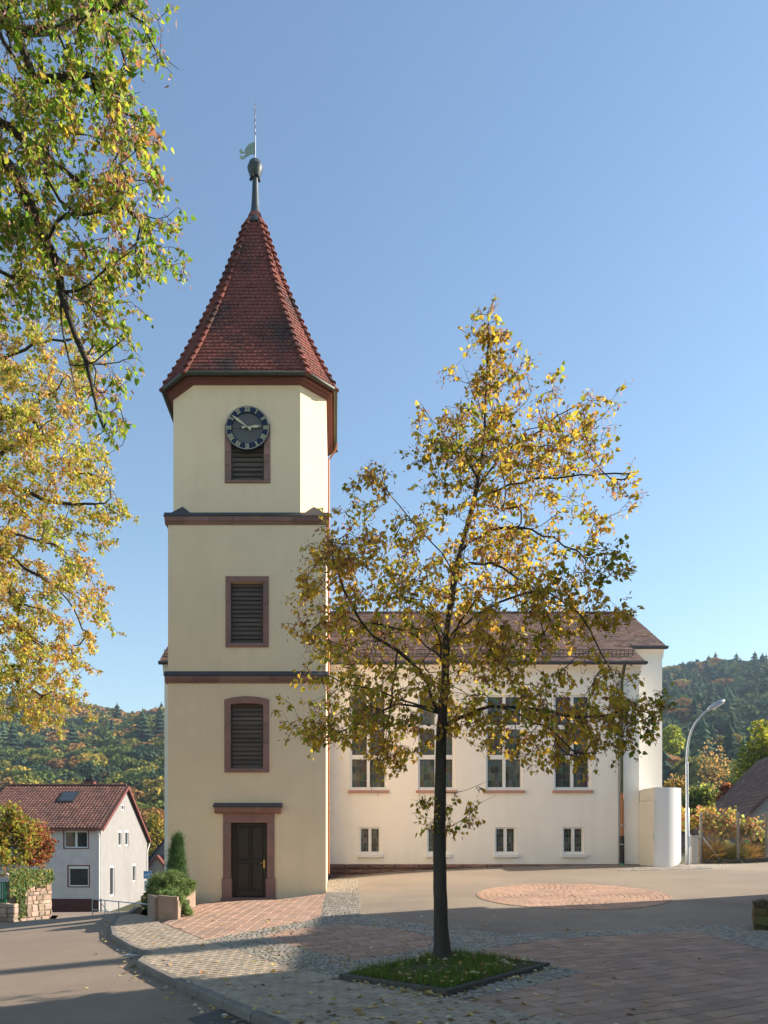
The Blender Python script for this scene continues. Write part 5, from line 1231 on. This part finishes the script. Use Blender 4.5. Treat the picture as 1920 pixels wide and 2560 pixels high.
limbs = [[(bx0,BY,zg-.2),(bx0,BY,4),(bx0+.2,BY,8),(bx0+.1,BY,12),(bx0+.3,BY,15)],
 [(bx0+.1,BY,7),b_(-250,1220),b_(-60,1170),b_(17,1126),b_(116,1063),b_(174,1017),b_(230,960)], [(bx0+.1,BY,6.5),b_(-200,1250,.4),b_(-40,1180,.4),b_(46,1206,.4),b_(101,1232,.4),b_(168,1243,.4),b_(250,1238,.4)],
 [(bx0,BY,6),b_(-200,1330,-.4),b_(0,1339,-.4),b_(72,1359,-.4),b_(145,1376,-.4),b_(220,1400,-.4)], [(bx0,BY,5.5),b_(-200,1350,.2),b_(12,1380,.2),b_(72,1426,.2),b_(136,1457,.2),b_(215,1500,.2),b_(270,1535,.2)],
 [(bx0,BY,5),b_(-200,1500,-.2),b_(0,1540,-.2),b_(80,1590,-.2),b_(150,1640,-.2),b_(200,1660,-.2)], [(bx0,BY,4.2),b_(-200,1620,.3),b_(0,1680,.3),b_(90,1730,.3),b_(170,1790,.3)],
 [(bx0+.2,BY,9),b_(-150,960),b_(0,900),b_(110,850),b_(230,850)], [(bx0+.2,BY,8),b_(-150,1060,.5),b_(0,1010,.5),b_(100,960,.5)], [b_(136,1457,.2),b_(180,1520,.1),b_(205,1570,.1),b_(212,1620,.1)]]
PBL = [(-220,790),(40,815),(140,790),(250,850),(260,880),(190,950),(230,1050),(230,1150),(310,1225),(300,1265),(235,1290),(225,1350),(235,1420),(195,1480),(275,1530),(215,1570),(180,1600),(210,1660),(195,1720),(175,1790),(120,1820),(60,1780),(-220,1790)]
tg = poly_targets(PBL, 1250, BY, 1.7, .17, noise=-1.9, seed=21)
P, par, lev = grow(limbs, tg, .2)
mb, rr_, tips = skeleton_mesh(P, par, .26, .0045); mb.build('trunk', MAT['bark'], ft, True)
YEL = [(.10,(.13,.19,.025)),(.26,(.28,.35,.045)),(.30,(.50,.47,.07)),(.22,(.58,.38,.07)),(.20,(.52,.27,.12))]
BR3 = [(.7,(.58,.32,.19)),(.3,(.38,.18,.10))]
(V,T,C), tw = foliage(P, par, lev, YEL, BR3, .066, 17.0, 15.0, twig=.24, droop=.5, frac=.95)
tw.build('twigs', MAT['bark'], ft, kind='stuff')
cr_ = link(fast_mesh('crown', V, T, C), 'crown', MAT['leaf'], ft); cr_['kind'] = 'stuff'
# ------------------------------------------------------------------ other trees and shrubs
def bushy(nm, base, h, wx, pal, lab, cat='tree', trunk=True, n=2600, leaf=.1, clumps=34, low=.18, mt='leaf', seed=0, sparse=.34, group=None, tr=.05):
    r = np.random.default_rng(seed+100); base = np.array(base, float); t = thing(nm, tuple(base), lab, cat, group)
    u = unit(r.normal(size=(clumps,3))); rad = r.uniform(.35,1,clumps)[:,None]**.6
    cz = base[2]+h*(low+(1-low)/2); cen = np.array([base[0],base[1],cz]); ax = np.array([wx/2,wx/2,h*(1-low)/2]); cl = cen+u*rad*ax*.85
    j = r.integers(0, clumps, n); pos = cl[j]+r.normal(size=(n,3))*ax*sparse*.5
    v = (pos-cen)/ax; l = np.linalg.norm(v, axis=1, keepdims=True); pos = cen+v/np.maximum(l,1)*ax*np.minimum(np.maximum(l,1),1.06)
    C = pick(pal, n)*r.uniform(.8,1.2,clumps)[j][:,None]
    V,T,C = scatter(LEAF, LEAF_T, pos, r.normal(size=(n,3))+np.array([0,0,-.4]), leaf*r.uniform(.6,1.3,n), C)
    if trunk:
        mb = MB(); top = base+np.array([0,0,h*.8]); mb.tube([base-np.array([0,0,.3]), base+np.array([.02*h,0,h*.4]), top], [tr*h*.3,tr*h*.2,.01], 8)
        for c in cl[:14]:
            f = r.uniform(.2,.6); a = base+np.array([.02*h*min(1,f*2),0,h*f]); mb.tube([a, (a+c)/2+np.array([0,0,.03*h]), c], [tr*h*.09,tr*h*.06,tr*h*.02], 5)
        mb.build('trunk', MAT['bark'], t, True)
    o = link(fast_mesh('crown', V, T, C), 'crown', MAT[mt], t); o['kind'] = 'stuff'; return t
def tree_px(nm, px, py0, py1, Y, wpx, pal, lab, **k):
    b = at(px, py0, Y); tp_ = at(px, py1, Y); return bushy(nm, b, tp_.z-b.z, wpx/F*Y, pal, lab, **k)
yg = [(.5,(.32,.30,.04)),(.3,(.18,.21,.03)),(.2,(.40,.24,.05))]; rd = [(.6,(.33,.115,.05)),(.3,(.24,.08,.04)),(.1,(.36,.20,.06))]
og = [(.6,(.34,.17,.045)),(.4,(.26,.12,.04))]; gr = [(.5,(.12,.155,.03)),(.3,(.19,.20,.035)),(.2,(.075,.10,.025))]
tree_px('maple_tree', 32, 2235, 2005, 48, 130, yg+[(.25,(.30,.14,.04))], 'young yellow maple standing behind the ivy wall', n=3200, leaf=.19, low=.2, seed=1)
tree_px('maple_tree', 96, 2230, 2048, 50, 84, rd+[(.2,(.33,.25,.05))], 'russet red bush tree before the grey house front', n=2800, leaf=.16, low=.3, seed=2)
tree_px('garden_tree', 392, 2220, 2030, 92, 70, [(.5,(.36,.24,.045)),(.5,(.15,.17,.03))], 'yellow green tree rising between house and tower', n=2600, leaf=.28, low=.1, seed=3)
tree_px('garden_tree', 378, 2282, 2215, 31, 52, gr+[(.3,(.30,.28,.05))], 'green and yellow shrub behind the railing', cat='shrub', trunk=False, n=1400, leaf=.09, low=0, seed=4)
tree_px('garden_tree', 1682, 1885, 1816, 150, 52, [(.7,(.34,.36,.05)),(.3,(.20,.24,.04))], 'bright yellow green tree at the foot of the wooded hill', n=1300, leaf=.42, low=.05, seed=5, sparse=.8, tr=.02, clumps=12)
tree_px('garden_tree', 1783, 2030, 1848, 110, 72, [(.7,(.40,.25,.08)),(.3,(.30,.18,.06))], 'thin pale orange birch showing its bare stem', n=480, leaf=.30, low=.3, seed=7, sparse=.6)
tree_px('garden_tree', 1752, 2075, 1955, 70, 95, gr+[(.4,(.27,.26,.05))], 'broad green shrub behind the street lamp', n=3000, leaf=.24, low=0, seed=8)
tree_px('garden_tree', 1816, 2060, 1957, 62, 44, rd+[(.4,(.42,.17,.06))], 'round red autumn tree beside the brown roof', n=2400, leaf=.17, low=.05, seed=9)
tree_px('garden_tree', 1905, 2060, 1806, 66, 122, [(.5,(.25,.26,.025)),(.3,(.34,.29,.03)),(.2,(.13,.17,.02))], 'large yellow green tree rising behind the brown roof', n=6500, leaf=.22, low=.05, seed=10, clumps=60)
tree_px('garden_tree', 1690, 2060, 1935, 85, 60, [(.5,(.34,.20,.05)),(.5,(.20,.16,.045))], 'brownish orange shrub above the white shelter', n=2000, leaf=.26, low=0, seed=11)
tree_px('garden_tree', 1664, 2060, 1950, 95, 34, [(1,(.46,.29,.04))], 'small golden bush touching the nave corner', n=1200, leaf=.26, low=0, seed=12)
tree_px('garden_tree', 1848, 2080, 1900, 100, 50, [(.5,(.28,.27,.04)),(.5,(.12,.14,.03))], 'thin yellowish tree left of the large green one', n=1300, leaf=.3, low=.2, seed=14)
# vines on the fence, split per plant
vp_ = [(.25,(.40,.28,.06)),(.35,(.36,.15,.07)),(.22,(.20,.22,.04)),(.18,(.36,.35,.07))]
for i, (px, top, bot, wv) in enumerate(((1745,2008,2075,75),(1795,2020,2095,70),(1840,2022,2100,75),(1885,2040,2105,60))):
    p = at(px, 2150, 33.9); t = thing('grape_vine', (p.x, 33.9, g(p.x,33.9)), ['leafy yellow grape vine next to the lamp post','russet grape vine left of the middle fence post','dense reddish grape vine at the middle fence post','thin grape vine in front of the white gable'][i], 'vine', 'vines behind the chain link fence')
    n = 620 if i < 3 else 300; a, b = at(px-wv/2*1.1,bot,33.9), at(px+wv/2*1.1,top,33.9)
    pos = np.stack([rng.uniform(a.x,b.x,n), rng.normal(33.9,.28,n), a.z+(b.z-a.z)*rng.beta(1.6,1.1,n)], 1); pos[:,2] = a.z+(pos[:,2]-a.z)*(.78+.16*np.sin(pos[:,0]*4.3+i)+.12*np.sin(pos[:,0]*9.1)+rng.normal(size=n)*.05)
    V,T,C = scatter(LEAF, LEAF_T, pos, rng.normal(size=(n,3))*.6+np.array([0,-.4,-.6]), .125*rng.uniform(.6,1.25,n), pick(vp_, n)); o = link(fast_mesh('foliage', V, T, C), 'foliage', MAT['leaf'], t); o['kind'] = 'stuff'
    mb = MB(); bz = g(p.x,33.9)
    for s in range(3): mb.tube([(p.x+.1*s,33.9,bz-.1),(p.x+.15*s-.1,33.85,bz+.7),(p.x+rng.uniform(-.6,.6),33.9,a.z+.2),(p.x+rng.uniform(-.8,.8),33.9,b.z-.2)], [.035,.03,.02,.01], 6)
    mb.build('stem', MAT['bark'], t, True)
def tuft(nm, px, Y, wpx, h, pal, lab, n=500, cat='grass'):
    p = at(px, 2150, Y); bz = g(p.x, Y); t = thing(nm, (p.x, Y, bz), lab, cat); w_ = wpx/F*Y/2
    pos = np.stack([p.x+rng.normal(size=n)*w_*.5, Y+rng.normal(size=n)*w_*.4, np.full(n, bz-.02)], 1); d = rng.normal(size=(n,3))*.38+np.array([0,0,1])+(pos-np.array([p.x,Y,bz]))*.5
    mid = pos+unit(d)*h*.6; d2 = unit(d)+np.array([0,0,-.55])+rng.normal(size=(n,3))*.15; c = pick(pal, n)
    V,T,C = merge([scatter(QUAD, QUAD_T, pos, d, h*.6, c, wid=.05), scatter(BLADE, BLADE_T, mid, d2, h*.55, c, wid=.055)]); o = link(fast_mesh('blades', V, T, C), 'blades', MAT['grass'], t); o['kind'] = 'stuff'
straw = [(.6,(.42,.25,.07)),(.4,(.30,.20,.05))]
tuft('ornamental_grass', 1774, 33.5, 44, 1.0, straw, 'tall orange ornamental grass at the first fence post'); tuft('ornamental_grass', 1812, 33.6, 44, .7, [(.5,(.38,.27,.06)),(.5,(.22,.24,.06))], 'lower straw coloured grass between the fence posts')
tuft('ornamental_grass', 1858, 33.6, 28, .9, straw, 'upright straw grass right of the middle fence post'); tuft('ornamental_grass', 1832, 33.5, 24, .8, [(1,(.42,.40,.12))], 'pale yellow green tuft beside the middle fence post')
tree_px('garden_shrub', 1905, 2148, 2085, 34.2, 46, gr+[(.3,(.28,.20,.06))], 'dull green shrub beside the garden bin', cat='shrub', trunk=False, n=1200, leaf=.09, low=0, seed=15)
tree_px('garden_shrub', 1808, 2148, 2098, 35, 60, gr+[(.4,(.30,.22,.08))], 'grey green bush under the vines', cat='shrub', trunk=False, n=1200, leaf=.09, low=0, seed=16)
# ivy
iv = thing('ivy', (-18,45,-2.8), 'green ivy hanging over the sandstone wall', 'ivy'); n = 1900
s = rng.uniform(0,1,n); 
pt = []; 
while len(pt) < n:
    px, py = rng.uniform(24,132), rng.uniform(2172,2290)
    dens = 1.0 if py < 2212 and px < 72 else (.8 if 40 < px < 64 else max(0, .7-(py-2185)/70-(px-60)/220))
    if py < 2203 and px > 117: dens = .9
    if rng.random() < dens: pt.append((px,py))
pos = []
for px, py in pt:
    f = (px-33)/(130-33); Y = 43.6+(46.5-43.6)*f-.25-rng.uniform(0,.14); p = at(px, py, Y); pos.append((p.x,p.y,p.z))
pos = np.array(pos); V,T,C = scatter(LEAF, LEAF_T, pos, rng.normal(size=(n,3))*.5+np.array([.3,-.3,-.7]), .15*rng.uniform(.6,1.2,n), pick([(.5,(.14,.21,.07)),(.3,(.21,.26,.08)),(.2,(.36,.29,.09))], n), nrm=rng.normal(size=(n,3))*.5+np.array([.7,-.7,.3]))
o = link(fast_mesh('foliage', V, T, C), 'foliage', MAT['leaf'], iv); o['kind'] = 'stuff'
mb = MB()
for px in (48,58,66): mb.tube([at(px,2290,46.3-2.9*(130-px)/97-.2), at(px+4,2240,46.3-2.9*(130-px)/97-.2), at(px-4,2185,46.3-2.9*(130-px)/97-.2)], [.03,.02,.01], 5)
mb.build('stem', MAT['bark'], iv)
# planter shrubs
def needles(nm, pts, lab, pal, L, per, wid, up=0.0, cat='shrub', loc=None):
    pts = np.array(pts); t = thing(nm, tuple(loc if loc is not None else pts.mean(0)), lab, cat); n = len(pts)*per; pos = np.repeat(pts, per, 0)+rng.normal(size=(n,3))*L*.25
    tone = np.repeat(rng.uniform(.6,1.3,len(pts)), per)[:,None]
    V,T,C = scatter(BLADE, BLADE_T, pos, rng.normal(size=(n,3))*(1-up*.55)+np.array([0,0,up*1.6]), L*rng.uniform(.6,1.2,n), pick(pal, n)*tone, wid=wid); o = link(fast_mesh('foliage', V, T, C), 'foliage', MAT['needle'], t); o['kind'] = 'stuff'
    return t
def stems(t, a, pts, r0=.03):
    mb = MB()
    for p in pts: mb.tube([a, (Vector(a)+Vector(p))/2+Vector((0,0,.05)), p], [r0,r0*.6,r0*.25], 5)
    mb.build('stem', MAT['bark'], t, True)
def blob(px, py, Y, wx, wz, wy, n, shell=.55):
    c = np.array(at(px, py, Y)); u = unit(rng.normal(size=(n,3))); return c+u*(rng.uniform(shell,1,n)[:,None])*np.array([wx,wy,wz])
pine_pal = [(.5,(.19,.27,.09)),(.35,(.26,.34,.11)),(.15,(.09,.14,.05))]
pp = np.concatenate([blob(425,2203,20.3,.40,.32,.4,130), blob(400,2212,20.2,.30,.26,.3,70), blob(458,2215,20.6,.34,.24,.3,80), blob(405,2232,20.0,.3,.2,.3,50), blob(440,2232,20.0,.35,.2,.3,60)])
d1 = needles('dwarf_pine', pp, 'bushy dwarf pine with bright green needles in the planter', pine_pal, .13, 60, .085, loc=(-4.3,20.3,.25)); stems(d1, (-4.3,20.3,.1), [tuple(p) for p in pp[::9]])
jp = np.concatenate([blob(418,2240,19.2,.28,.14,.2,70), blob(440,2248,19.0,.2,.18,.14,60), blob(462,2268,19.4,.12,.20,.12,40), blob(470,2280,19.3,.10,.12,.1,26)])
d2 = needles('creeping_juniper', jp, 'light green creeping juniper spilling over the planter edge', [(.5,(.20,.30,.10)),(.5,(.27,.36,.13))], .075, 80, .13, loc=(-4.2,19.2,.2)); stems(d2, (-4.1,19.4,.2), [tuple(p) for p in jp[::9]], .015)
cp = []
for k in range(230):
    f = rng.uniform(0,1); c = np.array(at(441+f*-2+6*f*f, 2212-f*118, 21.4)); r_ = .25*(1-f)**.9+.02; a = rng.uniform(0,6.28); q = r_*rng.uniform(.5,1)**.5; cp.append(c+np.array([q*math.cos(a), q*math.sin(a), 0]))
d3 = needles('columnar_juniper', cp, 'narrow dark green columnar juniper against the tower wall', [(.6,(.085,.16,.055)),(.4,(.12,.20,.07))], .20, 60, .05, up=.8, loc=(-4.5,21.4,.1)); stems(d3, (-4.4,21.4,.1), [tuple(p) for p in cp[::12]], .02)
# grass in the tree pit and fallen leaves
n = 11000; uu, vv = rng.uniform(.04,.96,n), rng.uniform(.04,.96,n); PTN = [np.array(p) for p in PIT]
pos = (PTN[0]*(1-uu)[:,None]+PTN[1]*uu[:,None])*(1-vv)[:,None]+(PTN[3]*(1-uu)[:,None]+PTN[2]*uu[:,None])*vv[:,None]
keep = (np.sin(pos[:,0]*4.1)+np.sin(pos[:,1]*3.3+1)+rng.normal(size=n)*.8 > -.6); pos = pos[keep]; n = len(pos); pos[:,2] = G(pos[:,0],pos[:,1])+.05
V,T,C = scatter(BLADE, BLADE_T, pos, rng.normal(size=(n,3))*.55+np.array([0,0,1]), rng.uniform(.06,.16,n), pick([(.6,(.13,.22,.03)),(.2,(.15,.17,.03)),(.2,(.24,.19,.08))], n), wid=.09)
o = link(fast_mesh('grass', V, T, C), 'grass', MAT['grass']); tag(o, 'short green grass growing in the tree pit', 'grass', kind='stuff')
pos = []
while len(pos) < 560:
    px, py = rng.uniform(0,1920), rng.uniform(2290,2575); f = .12+.9*math.exp(-((px-900)/420)**2)
    if px < 300 and py > 2300: f *= .15
    if rng.random() > f: continue
    q = ground(px, py); onroad = inside((q.x,q.y), road); pos.append((q.x,q.y,g(q.x,q.y)+(-.10 if onroad else .012)))
for _ in range(110):
    u_, v_ = rng.uniform(.03,.97), rng.uniform(.03,.97); p = (PTN[0]*(1-u_)+PTN[1]*u_)*(1-v_)+(PTN[3]*(1-u_)+PTN[2]*u_)*v_; p[2] = g(p[0],p[1])+.12; pos.append(tuple(p))
for i in range(90):                                      # litter along the kerb and the pit edges
    k = rng.integers(2, len(KERB)-3); p = KERB[k].lerp(KERB[k+1], rng.random()); pos.append((p.x-.14-abs(rng.normal())*.12, p.y-.05, g(p.x,p.y)-.10))
for i in range(70):
    p = PIT[0].lerp(PIT[1], rng.random()) if i % 2 else PIT[1].lerp(PIT[2], rng.random()); pos.append((p.x+rng.normal()*.05, p.y-.07-abs(rng.normal())*.06, g(p.x,p.y)+.015))
pos = np.array(pos); n = len(pos)
nv = rng.normal(size=(n,3))*.28+np.array([0,0,1]); dv = rng.normal(size=(n,3)); dv[:,2] *= .12
V,T,C = scatter(LEAF, LEAF_T, pos, dv, .074*rng.uniform(.5,1.15,n), pick([(.4,(.55,.44,.16)),(.25,(.42,.26,.10)),(.25,(.58,.50,.32)),(.1,(.24,.12,.06))], n), nrm=nv)
o = link(fast_mesh('fallen_leaves', V, T, C), 'fallen_leaves', MAT['fallen']); tag(o, 'yellow and brown fallen leaves strewn over the paving', 'leaves', kind='stuff')
# ------------------------------------------------------------------ wooded hills
def conifer(r, lv=11, nb=11):
    V = []; T = []
    for k in range(lv):
        f = k/lv; z = .08+f*.86; R_ = .20*(1-f)**.7+.012
        for b in range(nb):
            a = 2*math.pi*(b+r.random())/nb; rr2 = R_*r.uniform(.7,1.2); c, s = math.cos(a), math.sin(a); i = len(V); w_ = rr2*.36
            V += [(0,0,z+.07),(c*rr2*.6-s*w_,s*rr2*.6+c*w_,z-.005),(c*rr2,s*rr2,z-.035*r.uniform(.4,1.5)),(c*rr2*.6+s*w_,s*rr2*.6-c*w_,z-.005)]; T += [(i,i+1,i+2),(i,i+2,i+3)]
    i = len(V); V += [(.012,0,.9),(-.006,.01,.9),(-.006,-.01,.9),(0,0,1.0)]; T += [(i,i+1,i+3),(i+1,i+2,i+3),(i+2,i,i+3)]
    return np.array(V), np.array(T)
def roundtree(r, n=270, q=.105):
    u = unit(r.normal(size=(n,3))); u[:,2] = np.abs(u[:,2])*.9-.25; bump = 1+.22*np.sin(u[:,0]*5+r.uniform(0,6))*np.sin(u[:,1]*5+r.uniform(0,6))+.15*np.sin(u[:,2]*7)
    p = np.array([0,0,.60])+u*np.array([.32,.32,.40])*bump[:,None]*r.uniform(.75,1.05,n)[:,None]
    V,T,_ = scatter(QUAD-np.array([.5,0,0]), QUAD_T, p, r.normal(size=(n,3)), q*r.uniform(.6,1.3,n), np.ones((n,3)), nrm=u+r.normal(size=(n,3))*.45)
    return V, T
rf_ = np.random.default_rng(5)
CON = [conifer(rf_) for _ in range(6)]; RND = [roundtree(rf_) for _ in range(6)]; RNF = [roundtree(rf_, 800, .06) for _ in range(6)]
def forest(nm, lab, pxa, pxb, y0, y1, dens, conif, seed):
    r = np.random.default_rng(seed); parts = []
    Y = y0
    while Y < y1:
        sp = dens*(1+.15*(Y-y0)/(y1-y0)); x = (pxa-CX)/F*Y
        while x < (pxb-CX)/F*Y:
            xx, yy = x+r.uniform(-.45,.45)*sp, Y+r.uniform(-.45,.45)*sp; x += sp*r.uniform(.8,1.25)
            t = (yy-y0)/(y1-y0); isc = r.random() < conif(xx, yy, t, r); z = float(Z(xx, yy))
            if isc:
                Vv, Tt = CON[r.integers(6)]; h = r.uniform(13,26); sx = h*r.uniform(1.15,1.8); c0 = np.array((.058,.105,.060))*r.uniform(.6,1.5)+np.array((r.uniform(0,.012),r.uniform(0,.012),0))
            else:
                Vv, Tt = (RNF if t < .35 else RND)[r.integers(6)]; h = r.uniform(10,17) if seed == 1 else r.uniform(13,23); sx = h*r.uniform(.9,1.25); q = r.random()
                auto = (.62 if t > .62 else .34) if seed == 1 else .10
                c0 = np.array([(.36,.20,.06),(.30,.16,.06),(.36,.28,.05),(.42,.24,.06)][r.integers(4)] if q < auto else ([(.11,.15,.04),(.15,.18,.04),(.25,.25,.05),(.07,.115,.06)][r.integers(4)] if seed == 1 or t < .1 else [(.055,.10,.058),(.07,.12,.065),(.075,.12,.05),(.11,.15,.05)][r.integers(4)]))*r.uniform(.75,1.2)
            a = r.uniform(0,6.28); ca, sa = math.cos(a), math.sin(a); v = Vv*np.array([sx,sx,h]); v = np.stack([v[:,0]*ca-v[:,1]*sa+xx, v[:,0]*sa+v[:,1]*ca+yy, v[:,2]+z-1.0], 1)
            cv = c0[None]*r.uniform(.75,1.25,(len(Vv)//4+1,1)).repeat(4,0)[:len(Vv)]
            parts.append((v, Tt, cv))
        Y += sp*.85
    V,T,C = merge(parts); o = link(fast_mesh(nm, V, T, C), nm, MAT['crown_far']); tag(o, lab, 'wood', kind='stuff'); return len(parts), len(T)
print('forest', forest('wooded_hill', 'far hillside wood of orange beeches and dark conifers on the left', -260, 560, 170, 640, 7.8, lambda x,y,t,r: .10 if .35 < t < .70 else (.035 if t >= .70 else .03), 1))
print('forest', forest('wooded_hill', 'dark conifer covered hillside rising on the right', 1480, 2260, 190, 640, 8.4, lambda x,y,t,r: .30 if t > .12 else .2, 2))
bushy('lime_tree', (1.5,-4.0,g(1.5,-4.0)), 15, 15, [(.6,(.20,.28,.03)),(.4,(.40,.36,.05))], 'unseen broad leafy lime added to shade the near pavement', n=9000, leaf=.3, low=.42, seed=40, clumps=90, tr=.06)  # added behind the camera to screen sky light from the foreground paving
# slim spruce beyond the neighbouring house (its shadow crosses the pavement)
sx_, sy_ = 25.0, 19.2; sz_ = g(sx_, sy_)
sp_ = thing('spruce_tree', (sx_, sy_, sz_), 'slim tall spruce behind the neighbouring house', 'tree')
Vv, Tt = conifer(np.random.default_rng(9), 26, 12); V = Vv*np.array([8.0,8.0,17.4])+np.array([sx_,sy_,sz_]); o = link(fast_mesh('crown', V, Tt, np.tile((.04,.075,.035),(len(V),1))), 'crown', MAT['needle'], sp_)
MB().tube([(sx_,sy_,sz_-.3),(sx_,sy_,sz_+9),(sx_,sy_,sz_+16.8)], [.25,.15,.03], 8).build('trunk', MAT['bark'], sp_, True)

# ------------------------------------------------------------------ air
hzb = MB().box((-900,-60,-12),(900,900,230)).build('haze', None); hzb['kind'] = 'stuff'; hzb['label'] = 'thin bluish haze over the valley'
hm = bpy.data.materials.new('haze'); hm.use_nodes = True; hn_ = hm.node_tree.nodes; hn_.remove(hn_['Principled BSDF'])
pv = hn_.new('ShaderNodeVolumePrincipled'); pv.inputs['Color'].default_value = (.62,.80,1,1); pv.inputs['Density'].default_value = .00022; pv.inputs['Anisotropy'].default_value = .1
hm.node_tree.links.new(pv.outputs[0], hn_['Material Output'].inputs['Volume']); hzb.data.materials.append(hm)
